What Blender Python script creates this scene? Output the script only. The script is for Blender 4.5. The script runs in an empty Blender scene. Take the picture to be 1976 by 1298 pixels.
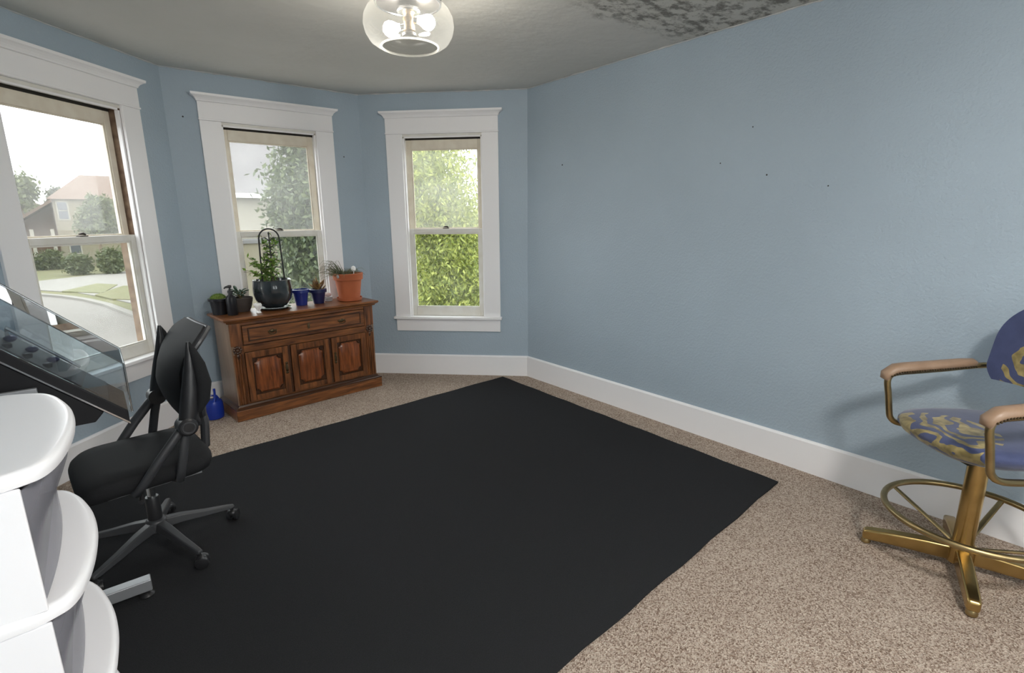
import bpy, math, random
import numpy as np
from mathutils import Vector, Matrix

PI = math.pi
S2 = math.sqrt(.5)
rnd = random.Random(7)
scene = bpy.context.scene
col = scene.collection

# ------------------------------------------------------------------ camera, world, exposure
YAW, PITCH, ROLL, EYE = math.radians(38.937), math.radians(12.825), math.radians(-.521), 1.5
FPX = 995.9
cam_d = bpy.data.cameras.new('camera')
cam_d.sensor_width = 36.0
cam_d.lens = FPX / 1976 * 36.0
cam_d.clip_start, cam_d.clip_end = .05, 500
cam = bpy.data.objects.new('camera', cam_d)
col.objects.link(cam)
fw = Vector((math.sin(YAW) * math.cos(PITCH), math.cos(YAW) * math.cos(PITCH), -math.sin(PITCH)))
rt = Vector((math.cos(YAW), -math.sin(YAW), 0))
up = rt.cross(fw)
r2 = rt * math.cos(ROLL) + up * math.sin(ROLL)
u2 = up * math.cos(ROLL) - rt * math.sin(ROLL)
cam.matrix_world = Matrix(((r2.x, u2.x, -fw.x, 0), (r2.y, u2.y, -fw.y, 0), (r2.z, u2.z, -fw.z, EYE), (0, 0, 0, 1)))
scene.camera = cam

SKY = 4.7
BULB = 225.0
FILL_REAR = 140.0  # glow of the fill lamp added out of view
world = bpy.data.worlds.new('overcast_sky')
scene.world = world
world.use_nodes = True
wb = world.node_tree.nodes['Background']
wb.inputs[0].default_value = (.95, .98, 1.0, 1)
wb.inputs[1].default_value = SKY

vs = scene.view_settings
vs.view_transform = 'Standard'
vs.look = 'None'
vs.gamma = 1
vs.use_curve_mapping = False
vs.exposure = 0.17
scene.cycles.use_denoising = True
scene.cycles.max_bounces = 10
scene.cycles.diffuse_bounces = 6
scene.cycles.transparent_max_bounces = 16
scene.cycles.sample_clamp_indirect = 4

# ------------------------------------------------------------------ materials
MATS = {}


def nodes_of(name):
    m = bpy.data.materials.new(name)
    m.use_nodes = True
    nt = m.node_tree
    return m, nt, nt.nodes['Principled BSDF'], nt.nodes['Material Output']


def mat(name, c, rough=.5, metal=0, c2=None, nscale=5, namt=.5, bump=None, stretch=None, spec=.5, coat=0, detail=4, sharp=None):
    """plain colour, or two colours mixed by noise; bump = (scale, strength, distance)"""
    m, nt, b, out = nodes_of(name)
    N, L = nt.nodes, nt.links
    b.inputs['Base Color'].default_value = (*c, 1)
    b.inputs['Roughness'].default_value = rough
    b.inputs['Metallic'].default_value = metal
    b.inputs['Specular IOR Level'].default_value = spec
    b.inputs['Coat Weight'].default_value = coat
    if c2 is not None or bump:
        tc = N.new('ShaderNodeTexCoord')
        mp = N.new('ShaderNodeMapping')
        L.new(tc.outputs['Object'], mp.inputs[0])
        if stretch:
            mp.inputs['Scale'].default_value = stretch
    if c2 is not None:
        nz = N.new('ShaderNodeTexNoise')
        nz.inputs['Scale'].default_value = nscale
        nz.inputs['Detail'].default_value = detail
        L.new(mp.outputs[0], nz.inputs['Vector'])
        rp = N.new('ShaderNodeValToRGB')
        w = .5 * (1 - namt) if sharp is None else .5 - sharp
        rp.color_ramp.elements[0].position = w
        rp.color_ramp.elements[1].position = 1 - w
        rp.color_ramp.elements[0].color = (*c, 1)
        rp.color_ramp.elements[1].color = (*c2, 1)
        L.new(nz.outputs[0], rp.inputs[0])
        L.new(rp.outputs[0], b.inputs['Base Color'])
    if bump:
        n2 = N.new('ShaderNodeTexNoise')
        n2.inputs['Scale'].default_value = bump[0]
        n2.inputs['Detail'].default_value = 3
        L.new(mp.outputs[0], n2.inputs['Vector'])
        bp = N.new('ShaderNodeBump')
        bp.inputs['Strength'].default_value = bump[1]
        bp.inputs['Distance'].default_value = bump[2]
        L.new(n2.outputs[0], bp.inputs['Height'])
        L.new(bp.outputs[0], b.inputs['Normal'])
    MATS[name] = m
    return m


def mat_leaf(name, c, c2, trans=.35, rough=.55):
    """foliage: colour varies leaf by leaf, part of the light shines through"""
    m, nt, b, out = nodes_of(name)
    N, L = nt.nodes, nt.links
    g = N.new('ShaderNodeNewGeometry')
    rp = N.new('ShaderNodeValToRGB')
    rp.color_ramp.elements[0].color = (*c, 1)
    rp.color_ramp.elements[1].color = (*c2, 1)
    L.new(g.outputs['Random Per Island'], rp.inputs[0])
    L.new(rp.outputs[0], b.inputs['Base Color'])
    b.inputs['Roughness'].default_value = rough
    t = N.new('ShaderNodeBsdfTranslucent')
    L.new(rp.outputs[0], t.inputs[0])
    mx = N.new('ShaderNodeMixShader')
    mx.inputs[0].default_value = trans
    L.new(b.outputs[0], mx.inputs[1])
    L.new(t.outputs[0], mx.inputs[2])
    L.new(mx.outputs[0], out.inputs[0])
    MATS[name] = m
    return m


def mat_pane(name, film, tint=(1, 1, 1), patch=.5, refl=.06):
    """old thin window glass with a film of dust that scatters daylight"""
    m, nt, b, out = nodes_of(name)
    N, L = nt.nodes, nt.links
    N.remove(b)
    tr = N.new('ShaderNodeBsdfTransparent')
    tr.inputs[0].default_value = (*tint, 1)
    du = N.new('ShaderNodeBsdfTranslucent')
    du.inputs[0].default_value = (.92, .93, .9, 1)
    gl = N.new('ShaderNodeBsdfGlossy')
    gl.inputs['Roughness'].default_value = .03
    tc = N.new('ShaderNodeTexCoord')
    nz = N.new('ShaderNodeTexNoise')
    nz.inputs['Scale'].default_value = 3.0
    nz.inputs['Detail'].default_value = 5
    L.new(tc.outputs['Object'], nz.inputs['Vector'])
    mr = N.new('ShaderNodeMapRange')
    mr.inputs['From Min'].default_value = .3
    mr.inputs['From Max'].default_value = .7
    mr.inputs['To Min'].default_value = film * (1 - patch)
    mr.inputs['To Max'].default_value = film * (1 + patch)
    L.new(nz.outputs[0], mr.inputs['Value'])
    m1 = N.new('ShaderNodeMixShader')
    L.new(mr.outputs[0], m1.inputs[0])
    L.new(tr.outputs[0], m1.inputs[1])
    L.new(du.outputs[0], m1.inputs[2])
    m2 = N.new('ShaderNodeMixShader')
    m2.inputs[0].default_value = refl
    L.new(m1.outputs[0], m2.inputs[1])
    L.new(gl.outputs[0], m2.inputs[2])
    L.new(m2.outputs[0], out.inputs[0])
    MATS[name] = m
    return m


def mat_clear(name, tint, ior=1.45, rough=.02, base=.0):
    """thin clear plastic or glass: see-through with a Fresnel reflection"""
    m, nt, b, out = nodes_of(name)
    N, L = nt.nodes, nt.links
    N.remove(b)
    tr = N.new('ShaderNodeBsdfTransparent')
    tr.inputs[0].default_value = (*tint, 1)
    gl = N.new('ShaderNodeBsdfGlossy')
    gl.inputs['Roughness'].default_value = rough
    fr = N.new('ShaderNodeFresnel')
    fr.inputs[0].default_value = ior
    ad = N.new('ShaderNodeMath')
    ad.operation = 'ADD'
    ad.use_clamp = True
    ad.inputs[1].default_value = base
    L.new(fr.outputs[0], ad.inputs[0])
    mx = N.new('ShaderNodeMixShader')
    L.new(ad.outputs[0], mx.inputs[0])
    L.new(tr.outputs[0], mx.inputs[1])
    L.new(gl.outputs[0], mx.inputs[2])
    L.new(mx.outputs[0], out.inputs[0])
    MATS[name] = m
    return m


def mat_emit(name, c, s):
    m, nt, b, out = nodes_of(name)
    b.inputs['Base Color'].default_value = (*c, 1)
    b.inputs['Emission Color'].default_value = (*c, 1)
    b.inputs['Emission Strength'].default_value = s
    MATS[name] = m
    return m


def mat_wood(name, c, c2, axis='x', scale=6):
    m, nt, b, out = nodes_of(name)
    N, L = nt.nodes, nt.links
    tc = N.new('ShaderNodeTexCoord')
    mp = N.new('ShaderNodeMapping')
    L.new(tc.outputs['Object'], mp.inputs[0])
    mp.inputs['Scale'].default_value = {'x': (1, 9, 9), 'z': (9, 9, 1)}[axis]
    nz = N.new('ShaderNodeTexNoise')
    nz.inputs['Scale'].default_value = scale
    nz.inputs['Detail'].default_value = 6
    nz.inputs['Distortion'].default_value = .6
    L.new(mp.outputs[0], nz.inputs['Vector'])
    rp = N.new('ShaderNodeValToRGB')
    rp.color_ramp.elements[0].position = .3
    rp.color_ramp.elements[1].position = .72
    rp.color_ramp.elements[0].color = (*c, 1)
    rp.color_ramp.elements[1].color = (*c2, 1)
    L.new(nz.outputs[0], rp.inputs[0])
    L.new(rp.outputs[0], b.inputs['Base Color'])
    b.inputs['Roughness'].default_value = .32
    b.inputs['Coat Weight'].default_value = .25
    b.inputs['Coat Roughness'].default_value = .25
    bp = N.new('ShaderNodeBump')
    bp.inputs['Strength'].default_value = .15
    bp.inputs['Distance'].default_value = .002
    L.new(nz.outputs[0], bp.inputs['Height'])
    L.new(bp.outputs[0], b.inputs['Normal'])
    MATS[name] = m
    return m


WALL = (.355, .432, .50)
mat('wall_paint', WALL, .55, c2=tuple(v * 1.10 for v in WALL), nscale=1.3, namt=.5, bump=(70, .4, .008))
mat('trim_paint', (.90, .89, .90), .4, bump=(30, .08, .003))
mat('sash_paint', (.78, .77, .73), .45, c2=(.70, .67, .60), nscale=9, namt=.35, bump=(60, .15, .002))
mat('sash_cream', (.78, .73, .62), .5, c2=(.68, .61, .50), nscale=12, namt=.4, bump=(60, .2, .002))
mat('bare_track', (.10, .055, .032), .7, c2=(.25, .17, .11), nscale=20, namt=.5)
mat('trim_old', (.62, .62, .62), .6, c2=(.42, .44, .45), nscale=8, namt=.6)
mat('dark_gap', (.035, .03, .025), .8)
mat('bronze_lock', (.035, .025, .02), .4, .6)
mat('rug_black', (.0165, .017, .0185), .95, c2=(.027, .0275, .0295), nscale=260, namt=.6, bump=(420, .5, .004), spec=.1)
mat('black_plastic', (.018, .018, .020), .38)
mat('dark_grey_plastic', (.045, .046, .050), .42)
mat('black_fabric', (.010, .0105, .012), .85, c2=(.017, .0175, .019), nscale=300, namt=.5, bump=(500, .3, .002), spec=.25)
mat('black_mesh', (.012, .0125, .014), .7, c2=(.02, .02, .022), nscale=400, namt=.5, bump=(600, .5, .002), spec=.3)
mat('chrome', (.62, .63, .64), .18, 1)
mat('grey_metal', (.42, .43, .45), .38, .6)
mat('white_plastic', (.92, .92, .95), .3, bump=(12, .03, .003))
mat('gold', (.52, .37, .155), .26, 1, c2=(.42, .29, .11), nscale=14, namt=.4)
mat('dull_gold', (.30, .22, .11), .34, 1, c2=(.42, .32, .16), nscale=20, namt=.5)
mat('bronze_leather', (.34, .225, .15), .42, c2=(.26, .165, .105), nscale=18, namt=.5, bump=(90, .2, .002))
mat('blue_glaze', (.012, .022, .16), .22, c2=(.018, .035, .22), nscale=10)
mat('navy_plastic', (.012, .016, .075), .32)
mat('watering_blue', (.010, .035, .30), .25)
mat('dark_glaze', (.016, .019, .023), .12, c2=(.035, .045, .05), nscale=9, namt=.4, coat=.5)
mat('brown_clay', (.045, .033, .028), .5, c2=(.06, .05, .045), nscale=12)
mat('black_pot', (.012, .012, .015), .35, spec=.3)
mat('terracotta', (.44, .115, .040), .75, c2=(.36, .092, .032), nscale=9, namt=.5, bump=(80, .15, .002))
mat('soil', (.035, .024, .017), .95, c2=(.07, .05, .035), nscale=70, namt=.4, bump=(90, .8, .01))
mat('moss', (.10, .15, .025), .95, c2=(.19, .25, .05), nscale=60, namt=.5, bump=(160, 1, .01))
mat('white_ceramic', (.85, .84, .82), .25)
mat('pale_grey', (.45, .43, .44), .6)
mat('pink_stone', (.55, .40, .38), .7)
mat('wire_black', (.012, .012, .012), .5)
mat('antique_brass', (.14, .10, .05), .4, .8, c2=(.07, .05, .03), nscale=60)
mat('vine', (.10, .08, .03), .7)
mat_leaf('leaf_vine', (.05, .12, .02), (.22, .34, .06), .4)
mat_leaf('leaf_jade', (.02, .05, .028), (.05, .10, .055), .1, .35)
mat_leaf('leaf_red', (.16, .07, .03), (.32, .20, .06), .25)
mat_leaf('leaf_grass', (.08, .10, .045), (.22, .23, .13), .3)
mat_wood('oak', (.070, .022, .007), (.31, .115, .034), 'x', 5)
mat_wood('oak_vertical', (.062, .020, .006), (.28, .10, .030), 'z', 5)
mat_wood('oak_panel', (.095, .024, .007), (.33, .095, .024), 'z', 6)
mat_wood('oak_dark', (.035, .013, .006), (.075, .028, .010), 'x', 5)
mat_wood('oak_side', (.17, .10, .06), (.25, .16, .10), 'z', 4)
mat_pane('pane_dusty', .085, patch=.35, refl=.02)
mat_pane('pane_dusty_street', .055, patch=.35, refl=.02)
mat_pane('pane_dusty_mid', .06, patch=.35, refl=.02)
mat_pane('pane_clean', .015, (.96, .98, .97), patch=.6, refl=.02)
mat_clear('acrylic', (.86, .90, .92), 1.49, .01, .07)
mat_clear('acrylic_edge', (.60, .66, .70), 1.49, .15, .30)
mat_pane('lamp_glass', .03, (.95, .94, .91), .2, .07)
mat_pane('lamp_rim_glass', .10, (.95, .94, .9), .2, .15)
mat_emit('bulb_glow', (1.0, .95, .87), BULB)
mat_emit('fill_glow_rear', (1.0, .96, .90), FILL_REAR)
mat('lamp_black', (.012, .011, .010), .35, .3)
mat('console_black', (.010, .010, .012), .5, spec=.3)
mat('asphalt', (0.113, 0.102, 0.090), .9, c2=(0.126, 0.114, 0.102), nscale=.6, namt=.5)
mat('concrete', (0.135, 0.125, 0.111), .9, c2=(0.149, 0.138, 0.122), nscale=.8, namt=.5)
mat('lawn', (0.066, 0.069, 0.019), .95, c2=(0.094, 0.085, 0.033), nscale=.35, namt=.6, bump=(3, .5, .1))
mat('lawn_dry', (0.099, 0.091, 0.041), .95, c2=(0.077, 0.080, 0.028), nscale=.8, namt=.6)
mat('stucco_cream', (0.145, 0.128, 0.087), .9, c2=(0.137, 0.120, 0.083), nscale=.7)
mat('siding_pale', (0.226, 0.215, 0.176), .85)
mat('roof_tan', (0.094, 0.062, 0.042), .9, c2=(0.080, 0.051, 0.034), nscale=1.5, namt=.6)
mat('roof_brown', (0.081, 0.048, 0.033), .9, c2=(0.066, 0.041, 0.029), nscale=1.5)
mat('roof_grey', (0.116, 0.110, 0.110), .9, c2=(0.099, 0.096, 0.096), nscale=2)
mat('dark_glass', (.05, .055, .06), .15)
mat('porch_wood', (.13, .085, .06), .9)  # brown wall under the porch roof
mat('bark', (.12, .09, .065), .95, c2=(.2, .16, .12), nscale=9, stretch=(1, 1, .2), bump=(12, .6, .02))
mat_leaf('leaf_bright', (0.12, 0.165, 0.016), (0.46, 0.49, 0.12), .45)
mat_leaf('leaf_mid', (0.044, 0.063, 0.017), (0.104, 0.123, 0.041), .35)
mat_leaf('leaf_grey', (0.034, 0.043, 0.020), (0.078, 0.086, 0.049), .3)
mat_leaf('leaf_spruce', (.030, .050, .018), (.105, .132, .050), .25)
mat_leaf('leaf_bush', (0.037, 0.056, 0.015), (0.089, 0.100, 0.037), .3)


def special_materials():
    # cut-pile carpet: beige yarn tips, flecked brown and cream
    m, nt, b, out = nodes_of('carpet')
    N, L = nt.nodes, nt.links
    tc = N.new('ShaderNodeTexCoord')
    v = N.new('ShaderNodeTexVoronoi')
    v.inputs['Scale'].default_value = 210
    L.new(tc.outputs['Object'], v.inputs['Vector'])
    sx = N.new('ShaderNodeSeparateColor')
    L.new(v.outputs['Color'], sx.inputs[0])
    rp = N.new('ShaderNodeValToRGB')
    e = rp.color_ramp.elements
    e[0].position, e[0].color = .0, (.185, .125, .093, 1)
    e[1].position, e[1].color = 1., (.63, .535, .45, 1)
    for pos, c in ((.18, (.26, .19, .148)), (.42, (.415, .325, .265)), (.72, (.51, .42, .345))):
        k = e.new(pos)
        k.color = (*c, 1)
    nz = N.new('ShaderNodeTexNoise')
    nz.inputs['Scale'].default_value = 4
    nz.inputs['Detail'].default_value = 3
    L.new(tc.outputs['Object'], nz.inputs['Vector'])
    ma = N.new('ShaderNodeMath')
    ma.operation = 'MULTIPLY_ADD'
    ma.inputs[1].default_value = .22
    ma.inputs[2].default_value = -.11
    L.new(nz.outputs[0], ma.inputs[0])
    ad = N.new('ShaderNodeMath')
    ad.operation = 'ADD'
    L.new(sx.outputs[0], ad.inputs[0])
    L.new(ma.outputs[0], ad.inputs[1])
    L.new(ad.outputs[0], rp.inputs[0])
    L.new(rp.outputs[0], b.inputs['Base Color'])
    b.inputs['Roughness'].default_value = .95
    b.inputs['Specular IOR Level'].default_value = .1
    bp = N.new('ShaderNodeBump')
    bp.inputs['Strength'].default_value = .8
    bp.inputs['Distance'].default_value = .006
    L.new(v.outputs['Distance'], bp.inputs['Height'])
    L.new(bp.outputs[0], b.inputs['Normal'])
    MATS['carpet'] = m

    # ceiling paint with a patch of flaked, blackened plaster near the right wall
    m, nt, b, out = nodes_of('ceiling_paint')
    N, L = nt.nodes, nt.links
    tc = N.new('ShaderNodeTexCoord')
    sp = N.new('ShaderNodeSeparateXYZ')
    L.new(tc.outputs['Object'], sp.inputs[0])
    n1 = N.new('ShaderNodeTexNoise')
    n1.inputs['Scale'].default_value = 7
    n1.inputs['Detail'].default_value = 6
    L.new(tc.outputs['Object'], n1.inputs['Vector'])

    def ramp(sock, a, bb, sign, wob):
        # 1 inside the patch, 0 outside, with a ragged edge
        w = N.new('ShaderNodeMath')
        w.operation = 'MULTIPLY_ADD'
        w.inputs[1].default_value = wob
        L.new(n1.outputs[0], w.inputs[0])
        L.new(sock, w.inputs[2])
        r = N.new('ShaderNodeMapRange')
        r.inputs['From Min'].default_value = a
        r.inputs['From Max'].default_value = bb
        r.inputs['To Min'].default_value = 0 if sign > 0 else 1
        r.inputs['To Max'].default_value = 1 if sign > 0 else 0
        L.new(w.outputs[0], r.inputs['Value'])
        return r.outputs[0]
    px = ramp(sp.outputs[0], 2.22, 2.5, 1, .3)
    py = ramp(sp.outputs[1], 2.24, 2.36, -1, .28)
    pm = N.new('ShaderNodeMath')
    pm.operation = 'MULTIPLY'
    L.new(px, pm.inputs[0])
    L.new(py, pm.inputs[1])
    n2 = N.new('ShaderNodeTexNoise')
    n2.inputs['Scale'].default_value = 12
    n2.inputs['Detail'].default_value = 7
    n2.inputs['Roughness'].default_value = .65
    mp = N.new('ShaderNodeMapping')
    mp.inputs['Scale'].default_value = (1, 1.5, 1)
    L.new(tc.outputs['Object'], mp.inputs[0])
    L.new(mp.outputs[0], n2.inputs['Vector'])
    fl = N.new('ShaderNodeValToRGB')
    fl.color_ramp.elements[0].position, fl.color_ramp.elements[0].color = .46, (0, 0, 0, 1)
    fl.color_ramp.elements[1].position, fl.color_ramp.elements[1].color = .60, (1, 1, 1, 1)
    L.new(n2.outputs[0], fl.inputs[0])
    base = N.new('ShaderNodeTexNoise')
    base.inputs['Scale'].default_value = 2.2
    base.inputs['Detail'].default_value = 5
    L.new(tc.outputs['Object'], base.inputs['Vector'])
    bc = N.new('ShaderNodeValToRGB')
    bc.color_ramp.elements[0].color = (.60, .59, .55, 1)
    bc.color_ramp.elements[1].color = (.70, .69, .655, 1)
    L.new(base.outputs[0], bc.inputs[0])
    dm = N.new('ShaderNodeMix')
    dm.data_type = 'RGBA'
    dm.inputs['A'].default_value = (.66, .65, .60, 1)
    dm.inputs['B'].default_value = (.22, .21, .185, 1)
    L.new(fl.outputs[0], dm.inputs['Factor'])
    fm = N.new('ShaderNodeMix')
    fm.data_type = 'RGBA'
    L.new(pm.outputs[0], fm.inputs['Factor'])
    L.new(bc.outputs[0], fm.inputs['A'])
    L.new(dm.outputs['Result'], fm.inputs['B'])
    L.new(fm.outputs['Result'], b.inputs['Base Color'])
    b.inputs['Roughness'].default_value = .7
    hm = N.new('ShaderNodeMath')
    hm.operation = 'MULTIPLY'
    L.new(pm.outputs[0], hm.inputs[0])
    L.new(fl.outputs[0], hm.inputs[1])
    n3 = N.new('ShaderNodeTexNoise')
    n3.inputs['Scale'].default_value = 9
    n3.inputs['Detail'].default_value = 4
    L.new(mp.outputs[0], n3.inputs['Vector'])
    h2 = N.new('ShaderNodeMath')
    h2.operation = 'MULTIPLY_ADD'
    h2.inputs[1].default_value = .8
    L.new(n3.outputs[0], h2.inputs[0])
    L.new(hm.outputs[0], h2.inputs[2])
    bp = N.new('ShaderNodeBump')
    bp.inputs['Strength'].default_value = .55
    bp.inputs['Distance'].default_value = .012
    L.new(h2.outputs[0], bp.inputs['Height'])
    L.new(bp.outputs[0], b.inputs['Normal'])
    MATS['ceiling_paint'] = m

    # blue upholstery with woven gold scrolls near the front
    for nm, cx, cy, rr in (('blue_brocade_seat', .20, .02, .20), ('blue_brocade_back', -.02, -.12, .15)):
        m, nt, b, out = nodes_of(nm)
        N, L = nt.nodes, nt.links
        tc = N.new('ShaderNodeTexCoord')
        sp = N.new('ShaderNodeSeparateXYZ')
        L.new(tc.outputs['Object'], sp.inputs[0])
        wv = N.new('ShaderNodeTexWave')
        wv.wave_type = 'RINGS'
        wv.rings_direction = 'Z' if 'seat' in nm else 'X'
        wv.inputs['Scale'].default_value = 5.0
        wv.inputs['Distortion'].default_value = 11.0
        wv.inputs['Detail'].default_value = 2
        wv.inputs['Detail Scale'].default_value = 1.6
        L.new(tc.outputs['Object'], wv.inputs['Vector'])
        st = N.new('ShaderNodeValToRGB')
        st.color_ramp.elements[0].position = .52
        st.color_ramp.elements[1].position = .58
        L.new(wv.outputs[0], st.inputs[0])
        ds = N.new('ShaderNodeVectorMath')
        ds.operation = 'DISTANCE'
        ds.inputs[1].default_value = (cx, cy, .06) if 'seat' in nm else (0, cx, cy)
        cmb = N.new('ShaderNodeCombineXYZ')
        L.new(tc.outputs['Object'], ds.inputs[0])
        ms = N.new('ShaderNodeMath')
        ms.operation = 'LESS_THAN'
        ms.inputs[1].default_value = rr
        L.new(ds.outputs['Value'], ms.inputs[0])
        mu = N.new('ShaderNodeMath')
        mu.operation = 'MULTIPLY'
        L.new(ms.outputs[0], mu.inputs[0])
        L.new(st.outputs[0], mu.inputs[1])
        nz = N.new('ShaderNodeTexNoise')
        nz.inputs['Scale'].default_value = 25
        L.new(tc.outputs['Object'], nz.inputs['Vector'])
        bl = N.new('ShaderNodeValToRGB')
        bl.color_ramp.elements[0].color = (.024, .034, .095, 1)
        bl.color_ramp.elements[1].color = (.052, .068, .165, 1)
        L.new(nz.outputs[0], bl.inputs[0])
        gd = N.new('ShaderNodeValToRGB')
        gd.color_ramp.elements[0].position = .35
        gd.color_ramp.elements[1].position = .75
        gd.color_ramp.elements[0].color = (.14, .105, .03, 1)
        gd.color_ramp.elements[1].color = (.42, .33, .13, 1)
        L.new(nz.outputs[0], gd.inputs[0])
        mx = N.new('ShaderNodeMix')
        mx.data_type = 'RGBA'
        L.new(mu.outputs[0], mx.inputs['Factor'])
        L.new(bl.outputs[0], mx.inputs['A'])
        L.new(gd.outputs[0], mx.inputs['B'])
        L.new(mx.outputs['Result'], b.inputs['Base Color'])
        b.inputs['Roughness'].default_value = .75
        b.inputs['Sheen Weight'].default_value = .3
        n3 = N.new('ShaderNodeTexNoise')
        n3.inputs['Scale'].default_value = 260
        L.new(tc.outputs['Object'], n3.inputs['Vector'])
        bp = N.new('ShaderNodeBump')
        bp.inputs['Strength'].default_value = .3
        bp.inputs['Distance'].default_value = .002
        L.new(n3.outputs[0], bp.inputs['Height'])
        L.new(bp.outputs[0], b.inputs['Normal'])
        MATS[nm] = m

    # milky translucent drawer plastic with coloured contents showing through
    for nm, c in (('drawer_grey', (.50, .51, .56)), ('drawer_mauve', (.50, .44, .50)), ('drawer_blue', (.42, .48, .58))):
        m, nt, b, out = nodes_of(nm)
        N, L = nt.nodes, nt.links
        b.inputs['Base Color'].default_value = (.34, .34, .38, 1)
        b.inputs['Roughness'].default_value = .25
        t = N.new('ShaderNodeBsdfTransparent')
        t.inputs[0].default_value = (.92, .92, .95, 1)
        mx = N.new('ShaderNodeMixShader')
        mx.inputs[0].default_value = .45
        L.new(b.outputs[0], mx.inputs[1])
        L.new(t.outputs[0], mx.inputs[2])
        L.new(mx.outputs[0], out.inputs[0])
        MATS[nm] = m


special_materials()

# ------------------------------------------------------------------ mesh helpers


class MB:
    def __init__(s):
        s.v, s.f = [], []

    def add(s, vs_, fs_):
        o = len(s.v)
        s.v += [tuple(x) for x in vs_]
        s.f += [tuple(i + o for i in f) for f in fs_]
        return s

    def box(s, x0, x1, y0, y1, z0, z1, M=None):
        vs_ = [(x, y, z) for z in (z0, z1) for y in (y0, y1) for x in (x0, x1)]
        if M is not None:
            vs_ = [M @ Vector(p) for p in vs_]
        return s.add(vs_, [(0, 2, 3, 1), (4, 5, 7, 6), (0, 1, 5, 4), (2, 6, 7, 3), (0, 4, 6, 2), (1, 3, 7, 5)])

    def prism(s, pts, z0, z1, M=None, inset=None):
        """2-d outline (counter-clockwise) extruded along z; inset = smaller top outline"""
        n = len(pts)
        tp = inset or pts
        vs_ = [(x, y, z0) for x, y in pts] + [(x, y, z1) for x, y in tp]
        if M is not None:
            vs_ = [M @ Vector(p) for p in vs_]
        fs_ = [tuple(range(n - 1, -1, -1)), tuple(range(n, 2 * n))]
        fs_ += [(i, (i + 1) % n, n + (i + 1) % n, n + i) for i in range(n)]
        return s.add(vs_, fs_)

    def tube(s, path, r, seg=10, closed=False, cap=True, flat=1.0):
        path = [Vector(p) for p in path]
        n = len(path)
        rs = r if isinstance(r, (list, tuple)) else [r] * n
        rings = []
        ref = None
        for i, p in enumerate(path):
            a = path[(i - 1) % n] if (closed or i > 0) else p
            c = path[(i + 1) % n] if (closed or i < n - 1) else p
            t = (c - a).normalized()
            if ref is None:
                ref = Vector((0, 0, 1)) if abs(t.z) < .9 else Vector((1, 0, 0))
            u = (ref - t * ref.dot(t))
            if u.length < 1e-6:
                u = t.orthogonal()
            u.normalize()
            w = t.cross(u)
            ref = u
            rings.append([p + (u * math.cos(k * 2 * PI / seg) * flat + w * math.sin(k * 2 * PI / seg)) * rs[i] for k in range(seg)])
        vs_ = [q for rg in rings for q in rg]
        fs_ = []
        m = n if closed else n - 1
        for i in range(m):
            j = (i + 1) % n
            for k in range(seg):
                l = (k + 1) % seg
                fs_.append((i * seg + k, i * seg + l, j * seg + l, j * seg + k))
        if cap and not closed:
            fs_.append(tuple(range(seg - 1, -1, -1)))
            fs_.append(tuple((n - 1) * seg + k for k in range(seg)))
        return s.add(vs_, fs_)

    def lathe(s, prof, seg=32, c=(0, 0, 0), sx=1, sy=1, cap=True):
        """profile [(r, z)] from bottom to top around the z axis"""
        n = len(prof)
        vs_ = [(c[0] + r * math.cos(k * 2 * PI / seg) * sx, c[1] + r * math.sin(k * 2 * PI / seg) * sy, c[2] + z)
               for r, z in prof for k in range(seg)]
        fs_ = [(i * seg + k, i * seg + (k + 1) % seg, (i + 1) * seg + (k + 1) % seg, (i + 1) * seg + k)
               for i in range(n - 1) for k in range(seg)]
        if cap:
            fs_.append(tuple(range(seg - 1, -1, -1)))
            fs_.append(tuple((n - 1) * seg + k for k in range(seg)))
        return s.add(vs_, fs_)

    def grid(s, fn, nu, nv):
        vs_ = [fn(i / nu, j / nv) for i in range(nu + 1) for j in range(nv + 1)]
        fs_ = [(i * (nv + 1) + j, (i + 1) * (nv + 1) + j, (i + 1) * (nv + 1) + j + 1, i * (nv + 1) + j + 1)
               for i in range(nu) for j in range(nv)]
        return s.add(vs_, fs_)

    def shell(s, fn, nu, nv, th):
        """surface fn(u, v) given thickness along its normal: a closed solid"""
        P = [[Vector(fn(i / nu, j / nv)) for j in range(nv + 1)] for i in range(nu + 1)]
        Nn = []
        for i in range(nu + 1):
            row = []
            for j in range(nv + 1):
                du = P[min(i + 1, nu)][j] - P[max(i - 1, 0)][j]
                dv = P[i][min(j + 1, nv)] - P[i][max(j - 1, 0)]
                nn = du.cross(dv)
                row.append(nn.normalized() if nn.length > 1e-9 else Vector((0, 0, 1)))
            Nn.append(row)
        W = nv + 1
        vs_ = [P[i][j] for i in range(nu + 1) for j in range(W)] + [P[i][j] - Nn[i][j] * th for i in range(nu + 1) for j in range(W)]
        o = (nu + 1) * W
        fs_ = []
        for i in range(nu):
            for j in range(nv):
                a, b, c, d = i * W + j, (i + 1) * W + j, (i + 1) * W + j + 1, i * W + j + 1
                fs_.append((a, b, c, d))
                fs_.append((o + d, o + c, o + b, o + a))
        for i in range(nu):
            a, b = i * W, (i + 1) * W
            fs_.append((a, o + a, o + b, b))
            a, b = i * W + nv, (i + 1) * W + nv
            fs_.append((b, o + b, o + a, a))
        for j in range(nv):
            fs_.append((j + 1, o + j + 1, o + j, j))
            a = nu * W + j
            fs_.append((a, o + a, o + a + 1, a + 1))
        return s.add(vs_, fs_)

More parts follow.
